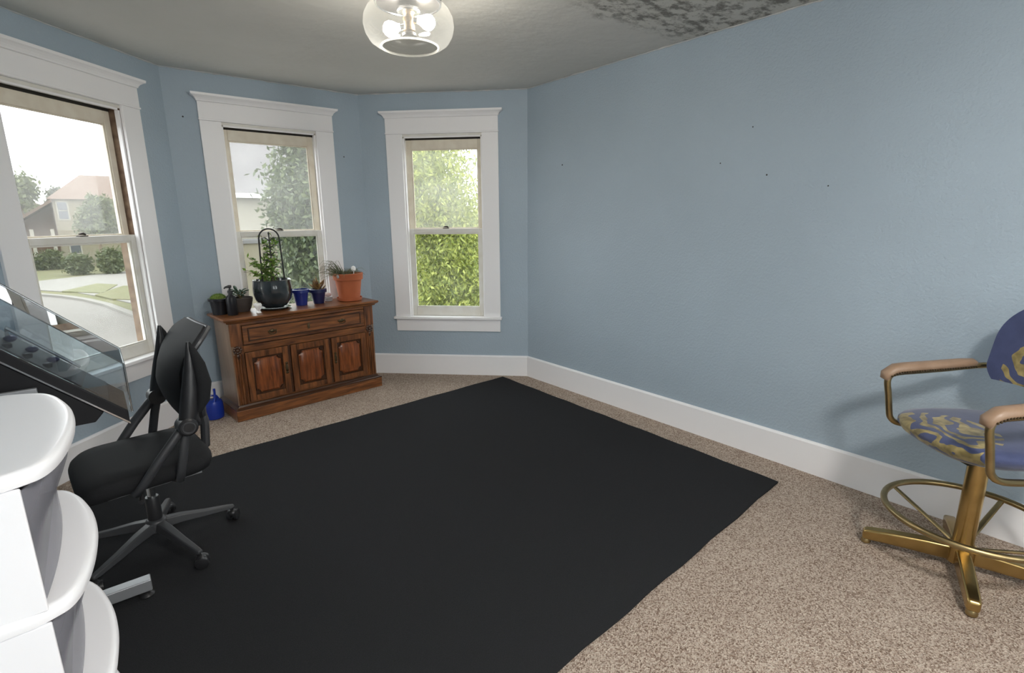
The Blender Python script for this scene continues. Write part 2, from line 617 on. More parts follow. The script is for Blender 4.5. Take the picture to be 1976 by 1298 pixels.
    def sphere(s, c, r, seg=14, rg=8, sc=(1, 1, 1)):
        vs_ = [(c[0], c[1], c[2] - r * sc[2])]
        for i in range(1, rg):
            a = -PI / 2 + PI * i / rg
            for k in range(seg):
                b = 2 * PI * k / seg
                vs_.append((c[0] + r * sc[0] * math.cos(a) * math.cos(b), c[1] + r * sc[1] * math.cos(a) * math.sin(b), c[2] + r * sc[2] * math.sin(a)))
        vs_.append((c[0], c[1], c[2] + r * sc[2]))
        L = len(vs_) - 1
        fs_ = [(0, 1 + (k + 1) % seg, 1 + k) for k in range(seg)]
        for i in range(rg - 2):
            for k in range(seg):
                a = 1 + i * seg
                fs_.append((a + k, a + (k + 1) % seg, a + seg + (k + 1) % seg, a + seg + k))
        a = 1 + (rg - 2) * seg
        fs_ += [(a + k, a + (k + 1) % seg, L) for k in range(seg)]
        return s.add(vs_, fs_)

    def build(s, name, m, parent=None, smooth=False, bevel=0, ang=40, sub=0, seg=2):
        me = bpy.data.meshes.new(name)
        me.from_pydata(s.v, [], s.f)
        me.update()
        me.materials.append(MATS[m])
        if smooth or sub:
            me.polygons.foreach_set('use_smooth', [True] * len(me.polygons))
            if not sub:
                me.set_sharp_from_angle(angle=math.radians(ang))
        o = bpy.data.objects.new(name, me)
        col.objects.link(o)
        if parent:
            o.parent = parent
        if bevel:
            b = o.modifiers.new('bevel', 'BEVEL')
            b.width = bevel
            b.segments = seg
            b.limit_method = 'ANGLE'
            b.angle_limit = math.radians(35)
            me.polygons.foreach_set('use_smooth', [True] * len(me.polygons))
            me.set_sharp_from_angle(angle=math.radians(35))
            b.harden_normals = True
        if sub:
            d = o.modifiers.new('sub', 'SUBSURF')
            d.levels = d.render_levels = sub
        return o


def tag(o, label, cat, group=None, kind=None):
    o['label'] = label
    o['category'] = cat
    if group:
        o['group'] = group
    if kind:
        o['kind'] = kind
    return o


def thing(name, label, cat, loc=(0, 0, 0), rz=0, group=None, kind=None):
    o = bpy.data.objects.new(name, None)
    o.empty_display_size = .1
    col.objects.link(o)
    o.location = loc
    o.rotation_euler = (0, 0, rz)
    return tag(o, label, cat, group, kind)


def quad_leaves(name, m, parent, C, D, Nn, ln, wd):
    """many pointed leaves in one mesh: centres C, directions D, normals Nn, lengths, widths (numpy)"""
    C, D, Nn = (np.asarray(a, float) for a in (C, D, Nn))
    n = len(C)
    D /= np.linalg.norm(D, axis=1)[:, None] + 1e-9
    Sd = np.cross(D, Nn)
    Sd /= np.linalg.norm(Sd, axis=1)[:, None] + 1e-9
    ln = np.broadcast_to(np.asarray(ln, float), (n,))[:, None]
    wd = np.broadcast_to(np.asarray(wd, float), (n,))[:, None]
    V = np.stack([C - D * ln * .5, C + Sd * wd * .5, C + D * ln * .5, C - Sd * wd * .5], 1).reshape(-1, 3)
    me = bpy.data.meshes.new(name)
    me.vertices.add(4 * n)
    me.vertices.foreach_set('co', V.ravel())
    me.loops.add(4 * n)
    me.loops.foreach_set('vertex_index', np.arange(4 * n, dtype=np.int32))
    me.polygons.add(n)
    me.polygons.foreach_set('loop_start', np.arange(0, 4 * n, 4, dtype=np.int32))
    me.polygons.foreach_set('loop_total', np.full(n, 4, dtype=np.int32))
    me.update(calc_edges=True)
    me.materials.append(MATS[m])
    o = bpy.data.objects.new(name, me)
    col.objects.link(o)
    o.parent = parent
    o['kind'] = 'stuff'
    return o


# ------------------------------------------------------------------ the room
HC = 2.606
XR, Y3 = 3.170, 3.680
C3 = Vector((XR, Y3, 0))
C2 = Vector((2.086, 4.764, 0))
C1 = Vector((.585, 4.764, 0))
C0 = Vector((-.499, 3.680, 0))
XL, YB = -.499, -1.35
T = .16


def frame_of(a, b):
    """local frame of a wall from corner a to corner b: x along the wall, y outwards, z up"""
    d = (b - a).normalized()
    n = Vector((d.y, -d.x, 0))
    mid = Vector((1.3, 2, 0))
    if (mid - a).dot(n) > 0:
        n = -n
    M = Matrix(((d.x, n.x, 0, a.x), (d.y, n.y, 0, a.y), (0, 0, 1, 0), (0, 0, 0, 1)))
    return M, (b - a).length


def wall(name, a, b, label, openings=(), base=True, ext=.07):
    M, Ln = frame_of(a, b)
    mb = MB()
    xs = -ext
    for (u0, u1, z0, z1) in openings:
        mb.box(xs, u0, 0, T, 0, HC, M)
        mb.box(u0, u1, 0, T, 0, z0, M)
        mb.box(u0, u1, 0, T, z1, HC, M)
        xs = u1
    mb.box(xs, Ln + ext, 0, T, 0, HC, M)
    o = tag(mb.build(name, 'wall_paint'), label, 'wall', kind='structure')
    return o, M, Ln


U0, U1, ZS, ZH = .41, 1.14, .585, 2.235
op = (U0 - .02, U1 + .02, ZS - .02, ZH + .02)
w_r, M_r, L_r = wall('wall_right', C3, Vector((XR, YB, 0)), 'long light blue wall on the right with roller-textured paint')
w_3, M_3, L_3 = wall('wall_bay_right', C3, C2, 'narrow light blue bay wall around the right-hand window', [op])
w_2, M_2, L_2 = wall('wall_bay_center', C2, C1, 'light blue bay wall behind the wooden sideboard', [op])
w_1, M_1, L_1 = wall('wall_bay_left', C1, C0, 'light blue bay wall around the large window at far left', [(U0 - .02, 1.22, ZS - .02, ZH + .02)])
w_l, M_l, L_l = wall('wall_left', C0, Vector((XL, YB, 0)), 'light blue side wall left of the bay')
back_op = [(.45, 1.35, .62, 2.23), (1.85, 2.75, .62, 2.23)]
w_b, M_b, L_b = wall('wall_back', Vector((XL, YB, 0)), Vector((XR, YB, 0)), 'light blue wall behind the viewer', back_op)

# small nail holes in the right wall
for (u, z, r) in ((.444, 1.935, .006), (1.86, 1.83, .004), (2.05, 2.02, .004), (2.16, 1.74, .005), (2.5, 1.66, .004)):
    mb = MB().lathe([(r, 0), (r, .001)], 8)
    h = mb.build('nail_hole', 'dark_gap', w_r)
    h.matrix_world = M_r @ Matrix.Translation((u, 0, z)) @ Matrix.Rotation(PI / 2, 4, 'X')
for (u, z) in ((1.39, 2.27), (.17, 2.06)):
    mb = MB().lathe([(.006, 0), (.006, .001)], 8)
    h = mb.build('nail_hole', 'dark_gap', w_2)
    h.matrix_world = M_2 @ Matrix.Translation((u, 0, z)) @ Matrix.Rotation(PI / 2, 4, 'X')

foot = [(XL - .2, YB - .2), (XR + .2, YB - .2), (XR + .2, Y3 + .1), (2.086 + .1, 4.764 + .2), (.585 - .1, 4.764 + .2), (XL - .2, Y3 + .1)]
tag(MB().prism(foot, -.12, 0).build('floor', 'carpet'), 'beige and brown flecked wall-to-wall carpet', 'carpet', kind='structure')
tag(MB().prism(foot, HC, HC + .12).build('ceiling', 'ceiling_paint'), 'grey painted ceiling with flaking water-damaged patch at right', 'ceiling', kind='structure')

BBH, BBT = .20, .018


def baseboard(name, M, a, b, label, e0=0, e1=0):
    mb = MB()
    prof = [(0, 0), (-BBT, 0), (-BBT, BBH - .012), (-BBT + .005, BBH - .004), (-BBT + .009, BBH), (0, BBH)]
    n = len(prof)
    vs_ = []
    for x, e in ((a, e0), (b, e1)):
        for y, z in prof:
            vs_.append(M @ Vector((x + e * (-y), y, z)))
    fs_ = [tuple(range(n)), tuple(range(2 * n - 1, n - 1, -1))] + [(i, n + i, n + (i + 1) % n, (i + 1) % n) for i in range(n)]
    mb.add(vs_, fs_)
    tag(mb.build(name, 'trim_paint'), label, 'baseboard', kind='structure')


tq = math.tan(PI / 8)
baseboard('baseboard_right', M_r, 0, L_r, 'tall white baseboard along the long right wall', tq, 0)
baseboard('baseboard_bay_right', M_3, 0, L_3, 'white baseboard under the right-hand window', tq, -tq)
baseboard('baseboard_bay_center', M_2, 0, L_2, 'white baseboard behind the wooden sideboard', tq, -tq)
baseboard('baseboard_bay_left', M_1, 0, L_1, 'white baseboard under the window at far left', tq, -tq)
baseboard('baseboard_left', M_l, 0, L_l, 'white baseboard along the left side wall', tq, 0)


def window(name, M, label, u0=U0, u1=U1, z0=ZS, z1=ZH, worn=False, paint='sash_paint', film=('pane_dusty', 'pane_clean')):
    """double-hung window in a wall opening; local x along the wall, y outwards"""
    w = thing(name, label, 'window', kind='structure')
    w.matrix_world = M
    cw = .15
    zc = z1 + .02       # top of side casings
    for a, b in ((u0 - cw, u0), (u1, u1 + cw)):
        MB().box(a, b, -.022, 0, z0 - .01, zc).build('side_casing', 'trim_paint', w, bevel=.003)
    MB().box(u0 - cw - .004, u1 + cw + .004, -.030, 0, zc, zc + .014).build('fillet', 'trim_paint', w, bevel=.004)
    MB().box(u0 - cw, u1 + cw, -.024, 0, zc + .014, zc + .135).build('head_casing', 'trim_paint', w, bevel=.002)
    # crown: a cove profile wrapped round the head with returns
    prof = [(.024, 0), (.030, .004), (.032, .012), (.040, .024), (.052, .034), (.064, .040), (.066, .056), (0, .056), (0, 0)]
    mb = MB()
    zb = zc + .135
    ca, cb = u0 - cw + .024, u1 + cw - .024
    rings = []
    for y, z in prof:
        rings.append([(ca - y, 0, zb + z), (ca - y, -y, zb + z), (cb + y, -y, zb + z), (cb + y, 0, zb + z)])
    vs_ = [q for r in rings for q in r]
    fs_ = [(i * 4 + k, i * 4 + k + 1, (i + 1) * 4 + k + 1, (i + 1) * 4 + k) for i in range(len(prof) - 1) for k in range(3)]
    mb.add(vs_, fs_)
    mb.build('crown_moulding', 'trim_paint', w)
    MB().box(u0 - cw - .015, u1 + cw + .015, -.055, .03, z0 - .026, z0).build('sill', 'trim_paint', w, bevel=.006)
    MB().box(u0 - cw + .004, u1 + cw - .004, -.02, 0, z0 - .145, z0 - .026).build('apron', 'trim_paint', w, bevel=.003)
    # jamb lining
    for a, b in ((u0 - .02, u0), (u1, u1 + .02)):
        MB().box(a, b, 0, T, z0, z1).build('jamb', 'bare_track' if worn and b > u1 or worn else paint, w)
    MB().box(u0 - .02, u1 + .02, 0, T, z1, z1 + .02).build('head_jamb', paint, w)
    MB().box(u0 - .02, u1 + .02, .03, T + .04, z0 - .02, z0).build('outer_sill', paint, w)
    # inner stops
    for a, b in ((u0, u0 + .014), (u1 - .014, u1)):
        MB().box(a, b, 0, .028, z0, z1 - .012).build('stop', 'trim_paint', w, bevel=.002)
    MB().box(u0 + .014, u1 - .014, 0, .02, z1 - .012, z1).build('head_stop', 'trim_paint', w, bevel=.002)
    zm = 1.375 if z0 > .58 and z0 < .6 else (z0 + z1) / 2
    # lower sash (inner), upper sash (outer)
    for nm, y0, y1, za, zb2, st, tr, br, pm, pn in (
            ('lower_sash', .030, .066, z0, zm + .042, .048, .042, .085, paint, film[1]),
            ('upper_sash', .076, .112, zm, z1 - .02, .046, .082, .042, 'sash_cream' if paint == 'sash_paint' else paint, film[0])):
        g = .006 if nm == 'upper_sash' else .003
        a, b = u0 + g, u1 - g
        sash = MB()
        sash.box(a, a + st, y0, y1, za, zb2)
        sash.box(b - st, b, y0, y1, za, zb2)
        sash.box(a + st, b - st, y0, y1, za, za + br)
        sash.box(a + st, b - st, y0, y1, zb2 - tr, zb2)
        so = sash.build(nm, pm, w, bevel=.003)
        MB().box(a + st, b - st, (y0 + y1) / 2 - .0015, (y0 + y1) / 2 + .0015, za + br, zb2 - tr).build('pane', pn, so)
        bead = MB()
        q = .010
        yb = (y0 + y1) / 2
        bead.box(a + st, a + st + q, y0 + .006, yb - .002, za + br, zb2 - tr)
        bead.box(b - st - q, b - st, y0 + .006, yb - .002, za + br, zb2 - tr)
        bead.box(a + st + q, b - st - q, y0 + .006, yb - .002, za + br, za + br + q)
        bead.box(a + st + q, b - st - q, y0 + .006, yb - .002, zb2 - tr - q, zb2 - tr)
        bead.build('glazing_bead', pm, so, bevel=.002)
    # dark weather gap above the upper sash
    MB().box(u0 + .002, u1 - .002, .08, .11, z1 - .02, z1 - .001).build('head_gap', 'dark_gap', w)
    # sash lock on the meeting rail
    lk = MB()
    uc = (u0 + u1) / 2
    lk.box(uc - .028, uc + .028, .032, .060, zm + .042, zm + .048)
    lk.tube([(uc - .024, .046, zm + .054), (uc - .004, .046, zm + .060), (uc + .026, .040, zm + .057)], [.006, .008, .004], 8)
    lk.build('sash_lock', 'bronze_lock', w, smooth=True)
    return w


window('window_1', M_1, 'large double-hung window with worn cream sash overlooking the street', worn=True, u1=1.20, film=('pane_dusty_street', 'pane_clean'))
window('window_2', M_2, 'double-hung window above the wooden sideboard, white casing', film=('pane_dusty_mid', 'pane_clean'))
window('window_3', M_3, 'double-hung window with leafy green view, right of the sideboard')
window('fill_window_4', M_b, 'unseen double-hung window added behind the viewer for fill daylight', .47, 1.33, .64, 2.21)  # this and the next window are added out of view for fill daylight
window('fill_window_5', M_b, 'second unseen double-hung window added behind the viewer for fill daylight', 1.87, 2.73, .64, 2.21)

# rough beads of old filler along the ceiling line
for k_, (M_, L_, lab) in enumerate(((M_r, L_r, 'rough pale filler bead along the ceiling over the right wall'), (M_3, L_3, 'rough pale filler bead along the ceiling over the right-hand window'), (M_2, L_2, 'rough pale filler bead along the ceiling over the middle window'), (M_1, L_1, 'rough pale filler bead along the ceiling over the far-left window'))):
    n_ = int(L_ / .035)
    pts = [M_ @ Vector((L_ * i / n_, -.002 - .003 * rnd.random(), HC - .003 - .004 * rnd.random())) for i in range(n_ + 1)]
    tag(MB().tube(pts, [.0025 + .0045 * rnd.random() ** 2 for _ in pts], 6).build('trim_%d' % (k_ + 1), 'trim_old', smooth=True), lab, 'filler bead', kind='structure')

# ------------------------------------------------------------------ rug
a0, b0 = Vector((2.944, 3.794)), Vector((2.896, 1.150))
ex = Vector((-.9982, -.0604))
rug = [a0, a0 + ex * 3.2, b0 + ex * 3.2, b0]
n = 24
mb = MB()
out = []
for i in range(4):
    p, q = rug[i], rug[(i + 1) % 4]
    for k in range(n):
        t = k / n
        wob = .004 * math.sin(k * 1.7 + i) if k else 0
        d = (q - p).normalized()
        out.append((p.x + (q.x - p.x) * t - d.y * wob, p.y + (q.y - p.y) * t + d.x * wob))
mb.prism(out, .001, .011)
tag(mb.build('area_rug', 'rug_black', bevel=.003), 'large plain black area rug laid over the beige carpet', 'rug')

# ------------------------------------------------------------------ ceiling lamp
def ceiling_lamp(lx, ly, glow, label):
    lamp = thing('ceiling_lamp', label, 'lamp', (lx, ly, 0))
    MB().lathe([(.146, 2.460), (.152, 2.465), (.152, 2.476), (.100, 2.488), (.070, 2.510), (.066, 2.590), (.085, 2.606)], 40).build('canopy', 'lamp_black', lamp, smooth=True)
    prof = [(.130, 2.280), (.150, 2.284), (.178, 2.302), (.198, 2.334), (.206, 2.368), (.202, 2.402), (.186, 2.432), (.166, 2.452), (.146, 2.462)]
    MB().lathe(prof, 48, cap=False).build('glass_bowl', 'lamp_glass', lamp, smooth=True, ang=180)
    MB().tube([(.130 * math.cos(k * PI / 24), .130 * math.sin(k * PI / 24), 2.280) for k in range(48)], .0045, 8, closed=True).build('bowl_rim', 'lamp_rim_glass', lamp, smooth=True)
    MB().tube([(.146 * math.cos(k * PI / 24), .146 * math.sin(k * PI / 24), 2.460) for k in range(48)], .005, 8, closed=True).build('neck_ring', 'chrome', lamp, smooth=True)
    MB().lathe([(.050, 2.424), (.054, 2.428), (.054, 2.438), (.03, 2.446)], 24).build('socket_plate', 'chrome', lamp, smooth=True)
    MB().lathe([(.006, 2.44), (.006, 2.47)], 10).build('stem', 'lamp_black', lamp, smooth=True)
    MB().lathe([(.020, 2.345), (.027, 2.350), (.024, 2.380), (.028, 2.400), (.022, 2.412), (.03, 2.425)], 20).build('socket_hub', 'antique_brass', lamp, smooth=True)
    MB().lathe([(.033, 2.326), (.033, 2.336), (.02, 2.346)], 20).build('finial_cap', 'lamp_black', lamp, smooth=True)
    for sgn in (-1, 1):
        d = Vector((math.cos(-.64), math.sin(-.64), 0)) * sgn
        c0 = Vector((0, 0, 2.380 + .014 * sgn))
        MB().tube([c0 + d * .018, c0 + d * .040 + Vector((0, 0, -.004))], .015, 14).build('socket', 'chrome', lamp, smooth=True)
        pts = [c0 + d * (.040 + t) + Vector((0, 0, -.2 * t)) for t in (0, .012, .028, .045, .062, .074, .080)]
        MB().tube(pts, [.013, .017, .028, .034, .031, .018, .004], 18).build('bulb', glow, lamp, smooth=True, ang=180)


ceiling_lamp(1.297, 2.338, 'bulb_glow', 'squat clear glass ceiling lamp with two lit bulbs, in front of the bay')
dl = thing('fill_lamp', 'unseen dome fill lamp added on the ceiling behind the viewer', 'lamp', (.95, -.75, 0))  # added lamp, never in view, brightens the right wall and near floor
MB().lathe([(.20, 2.575), (.21, 2.58), (.21, 2.606)], 40).build('canopy', 'lamp_black', dl, smooth=True)
MB().lathe([(.004, 2.46), (.07, 2.465), (.13, 2.485), (.175, 2.52), (.195, 2.575)], 40).build('fill_dome', 'fill_glow_rear', dl, smooth=True)

# ------------------------------------------------------------------ sideboard
CW, CD, CH = 1.19, .40, .80
cab = thing('sideboard', 'carved dark oak sideboard with one drawer and three panelled doors', 'sideboard', (1.318, 4.262, 0), math.radians(5.6))
# local: x along the front (left to right), y to the back, front plane y = 0
hw = CW / 2


def front(mbx, x0, x1, z0, z1, y0, y1):
    return mbx.box(x0, x1, y0, y1, z0, z1)


pl = MB()
pl.box(-hw - .03, hw + .03, -.0, CD + .02, 0, .085)
pl.build('plinth', 'oak', cab, bevel=.006)
pm = MB()
pr = [(0, .085), (-.0, .094), (.010, .100), (.022, .104), (.030, .116), (.034, .118)]
vs_, fs_ = [], []
for o_, z in pr:
    vs_ += [(-hw - .03 + o_, CD + .02, z), (-hw - .03 + o_, 0 + o_, z), (hw + .03 - o_, 0 + o_, z), (hw + .03 - o_, CD + .02, z)]
for i in range(len(pr) - 1):
    fs_ += [(i * 4 + k, i * 4 + k + 1, i * 4 + 5 + k, i * 4 + 4 + k) for k in range(3)]
fs_.append(tuple(4 * (len(pr) - 1) + k for k in range(4)))
pm.add(vs_, fs_)
pm.build('plinth_moulding', 'oak_dark', cab)
F = .036    # front plane of the carcass
MB().box(-hw, -hw + .02, F + .004, CD, .1, CH - .035).build('side_panel', 'oak_side', cab)
MB().box(hw - .02, hw, F + .004, CD, .1, CH - .035).build('side_panel', 'oak_side', cab)
MB().box(-hw + .02, hw - .02, F + .022, CD, .1, CH - .035).build('carcass', 'oak_dark', cab)
# moulded top
tp = MB()
pr = [(.0, CH - .046), (.016, CH - .040), (.020, CH - .030), (.034, CH - .022), (.042, CH - .014), (.042, CH - .006), (.038, CH)]
vs_, fs_ = [], []
for o_, z in pr:
    vs_ += [(-hw - o_, CD, z), (-hw - o_, F - o_, z), (hw + o_, F - o_, z), (hw + o_, CD, z)]
for i in range(len(pr) - 1):
    fs_ += [(i * 4 + k, i * 4 + k + 1, i * 4 + 5 + k, i * 4 + 4 + k) for k in range(3)]
    fs_.append((i * 4 + 3, i * 4, i * 4 + 4, i * 4 + 7))
fs_ += [tuple(4 * (len(pr) - 1) + k for k in range(4)), (3, 2, 1, 0)]
tp.add(vs_, fs_)
tp.build('top', 'oak', cab)
# corner posts: upper block, carved rosette, fluted lower shaft
for s in (-1, 1):
    xa, xb = (-hw, -hw + .085) if s < 0 else (hw - .085, hw)
    MB().box(xa, xb, F, F + .03, .582, CH - .046).build('post_block', 'oak_vertical', cab, bevel=.003)
    sh = MB()
    for k in range(4):
        a = xa + .006 + k * .0187
        sh.tube([(a + .009, F + .008, .118), (a + .009, F + .008, .515)], .0085, 8)
    sh.box(xa, xb, F + .008, F + .03, .118, .582)
    sh.build('fluted_post', 'oak_vertical', cab, smooth=True, ang=50)
    rs = MB()
    cx, cz = (xa + xb) / 2, .548
    rs.sphere((cx, F, cz), .013, 10, 6, (1, .8, 1))
    for k in range(8):
        an = k * PI / 4
        rs.sphere((cx + .023 * math.cos(an), F + .003, cz + .023 * math.sin(an)), .012, 8, 6, (1, .6, 1))
    rs.sphere((cx, F + .004, cz - .048), .016, 8, 6, (.9, .6, 1.5))
    rs.build('carved_rosette', 'oak_dark', cab, smooth=True)
# rails
MB().box(-hw + .085, hw - .085, F + .004, F + .03, CH - .066, CH - .046).build('top_rail', 'oak', cab, bevel=.002)
MB().box(-hw + .085, hw - .085, F + .002, F + .03, .525, .578).build('middle_rail', 'oak', cab, bevel=.003)
MB().box(-hw + .085, hw - .085, F + .004, F + .03, .118, .128).build('bottom_rail', 'oak', cab, bevel=.002)
# drawer
dr = MB().box(-hw + .09, hw - .09, F - .004, F + .03, .584, CH - .070).build('drawer', 'oak', cab, bevel=.003)
fr = MB()
da, db, dz0, dz1 = -hw + .125, hw - .125, .606, CH - .088
for (x0, x1, z0, z1) in ((da, db, dz0, dz0 + .010), (da, db, dz1 - .010, dz1), (da, da + .010, dz0 + .01, dz1 - .01), (db - .010, db, dz0 + .01, dz1 - .01)):
    fr.box(x0, x1, F - .012, F - .003, z0, z1)
fr.build('drawer_moulding', 'oak_dark', dr, bevel=.003)
MB().box(da + .010, db - .010, F - .009, F - .003, dz0 + .010, dz1 - .010).build('drawer_panel', 'oak', dr, bevel=.002)


def bail(parent, x, z, name='bail_pull'):
    h = MB()
    h.sphere((x, F - .010, z + .004), .017, 10, 6, (1.3, .35, .9))
    h.sphere((x - .028, F - .010, z + .004), .008, 8, 5, (1, .6, 1))
    h.sphere((x + .028, F - .010, z + .004), .008, 8, 5, (1, .6, 1))
    h.tube([(x - .028, F - .020, z), (x - .022, F - .026, z - .014), (x, F - .028, z - .020), (x + .022, F - .026, z - .014), (x + .028, F - .020, z)], .0035, 6)
    h.build(name, 'antique_brass', parent, smooth=True)


bail(dr, -.29, (dz0 + dz1) / 2)
bail(dr, .29, (dz0 + dz1) / 2)
es = MB()
es.sphere((0, F - .010, (dz0 + dz1) / 2), .013, 10, 6, (.9, .35, 1.5))
es.sphere((0, F - .010, (dz0 + dz1) / 2 + .018), .008, 8, 6, (1.3, .4, .8))
es.sphere((0, F - .010, (dz0 + dz1) / 2 - .018), .008, 8, 6, (1.3, .4, .8))
es.build('keyhole_plate', 'antique_brass', dr, smooth=True)
# three doors
inner = CW - .17
gap = .018
dw = (inner - 2 * gap) / 3
for i in range(3):
    x0 = -hw + .085 + i * (dw + gap)
    x1 = x0 + dw
    z0, z1 = .130, .522
    if i < 2:
        MB().box(x1, x1 + gap, F + .006, F + .03, .118, .525).build('stile', 'oak_dark', cab)
    door = MB().box(x0 + .003, x1 - .003, F + .006, F + .026, z0, z1).build('door', 'oak_dark', cab)
    st = .050
    f2 = MB()
    f2.box(x0 + .003, x0 + st, F - .006, F + .008, z0, z1)
    f2.box(x1 - st, x1 - .003, F - .006, F + .008, z0, z1)
    f2.box(x0 + st, x1 - st, F - .006, F + .008, z0, z0 + .044)
    f2.box(x0 + st, x1 - st, F - .006, F + .008, z1 - .050, z1)
    f2.build('door_frame', 'oak_vertical', door, bevel=.004)
    # raised panel with ogee-notched corners
    pa, pb, pc, pd = x0 + st + .012, x1 - st - .012, z0 + .056, z1 - .062
    nr = .030

    def outline(e):
        a, b, c, d = pa + e, pb - e, pc + e, pd - e
        r = nr
        pts = []
        for (cx, cz, s0) in ((b, c, 0), (b, d, 1), (a, d, 2), (a, c, 3)):
            # concave quarter circle around each corner
            for k in range(6):
                t = k / 5 * PI / 2
                if s0 == 0:
                    pts.append((cx - r * math.cos(t), cz + r * math.sin(t)))
                elif s0 == 1:
                    pts.append((cx - r * math.sin(t), cz - r * math.cos(t)))
                elif s0 == 2:
                    pts.append((cx + r * math.cos(t), cz - r * math.sin(t)))
                else:
                    pts.append((cx + r * math.sin(t), cz + r * math.cos(t)))
        return pts
    Mp = Matrix(((1, 0, 0, 0), (0, 0, -1, F + .006), (0, 1, 0, 0), (0, 0, 0, 1)))
    pn = MB().prism(outline(0), 0, .010, Mp, outline(.012))
    pn.build('raised_panel', 'oak_panel', door, bevel=.002)
    pm2 = MB()
    o2 = outline(-.006)
    pm2.tube([(x, F + .003, z) for x, z in o2], .005, 6, closed=True)
    pm2.build('panel_moulding', 'oak_dark', door, smooth=True)
    if i != 1:
        hx = x1 - .026 if i == 0 else x0 + .026
        h = MB()
        h.sphere((hx, F - .008, .345), .012, 8, 6, (1, .4, 3.6))
        h.sphere((hx, F - .010, .385), .010, 8, 6, (1.2, .5, 1))
        h.sphere((hx, F - .010, .305), .010, 8, 6, (1.2, .5, 1))
        h.tube([(hx, F - .014, .375), (hx, F - .026, .362), (hx, F - .028, .345), (hx, F - .026, .328), (hx, F - .014, .315)], .0045, 6)
        h.build('handle', 'antique_brass', door, smooth=True)

# ------------------------------------------------------------------ plants and pots on the sideboard
ZT = CH + .0005


def pot_profile(r0, r1, h, lip=.012, lh=.02, wall_=.008):
    """tapered pot with a rim band, hollow inside"""
    return [(r0, 0), (r1 - .004, h - lh), (r1 + lip * .5, h - lh + .002), (r1 + lip * .5, h - .002), (r1 + lip * .3, h),
            (r1 - wall_, h), (r1 - wall_ - .002, h - .02), (r0 * .9, .02)]


def place_leaves(rng, n, base_fn, ln, wd):
    C, D, Nn = [], [], []
    for _ in range(n):
        c, d = base_fn(rng)
        C.append(c)
        D.append(d)
        Nn.append((rng.uniform(-1, 1), rng.uniform(-1, 1), rng.uniform(.1, 1)))
    return np.array(C), np.array(D), np.array(Nn), np.array([rng.uniform(*ln) for _ in C]), np.array([rng.uniform(*wd) for _ in C])


rng = random.Random(3)
# moss pot
t = thing('moss_pot', 'small black plastic pot topped with a mound of green moss', 'potted plant', (.722, 4.49, ZT))
MB().lathe(pot_profile(.050, .067, .125), 28).build('pot', 'black_pot', t, smooth=True)
MB().sphere((0, 0, .112), .057, 22, 12, (1, 1, .78)).build('moss_mound', 'moss', t, smooth=True)
C, D, Nn, ln, wd = place_leaves(rng, 700, lambda g: ((lambda a, b: ((.057 * math.sin(b) * math.cos(a), .057 * math.sin(b) * math.sin(a), .112 + .046 * math.cos(b)), (math.sin(b) * math.cos(a), math.sin(b) * math.sin(a), math.cos(b) + .3)))(g.uniform(0, 2 * PI), math.acos(g.uniform(0, 1)))), (.008, .018), (.002, .004))
quad_leaves('moss_tufts', 'leaf_vine', t, C, D, Nn, ln, wd)
# dark bottle
t = thing('pump_bottle', 'slim black pump bottle between moss pot and brown bowl', 'bottle', (.790, 4.385, ZT))
MB().lathe([(.034, 0), (.037, .004), (.037, .125), (.034, .140), (.018, .155), (.015, .160), (.015, .168)], 24).build('body', 'black_pot', t, smooth=True)
MB().lathe([(.019, .168), (.019, .188), (.012, .191), (.007, .192), (.007, .212)], 16).build('collar', 'black_plastic', t, smooth=True)
MB().tube([(.012, 0, .218), (-.004, 0, .219), (-.030, -.004, .215), (-.040, -.006, .206)], [.010, .011, .007, .005], 10).build('pump_head', 'black_plastic', t, smooth=True)
# bowl with jade plant: thick leaves each a part
t = thing('jade_plant', 'jade plant with thick dark leaves in a low brown bowl', 'potted plant', (.885, 4.52, ZT))
MB().lathe([(.054, 0), (.072, .035), (.083, .085), (.086, .108), (.082, .112), (.077, .110), (.074, .09), (.054, .02)], 32).build('bowl', 'brown_clay', t, smooth=True)
MB().lathe([(.001, .092), (.0755, .094), (.076, .096), (.001, .1)], 24).build('soil', 'soil', t)
sm = MB()
leafmesh = None
tips = []
for k in range(5):
    a = k * 2 * PI / 5 + .5
    h = .05 + .03 * rng.random()
    tip = Vector((.035 * math.cos(a) - .01, .035 * math.sin(a), .10 + h))
    sm.tube([(0, 0, .095), (tip.x * .5, tip.y * .5, .10 + h * .6), tip], [.006, .005, .003], 6)
    tips.append((tip, a))
sm.build('stems', 'vine', t, smooth=True)
lm = MB().sphere((.024, 0, 0), .024, 10, 6, (1, .52, .22))
first = lm.build('leaf', 'leaf_jade', t, smooth=True)
lfs = [first]
for k, (tip, a) in enumerate(tips):
    for q in range(4):
        o = first if (k == 0 and q == 0) else first.copy()
        if o is not first:
            col.objects.link(o)
            o.parent = t
        o.location = tip - Vector((0, 0, .012 * q))
        o.rotation_euler = (0, -rng.uniform(.15, .9), a + q * 1.7 + rng.uniform(-.4, .4))
        sc = rng.uniform(.8, 1.15)
        o.scale = (sc, sc, sc)
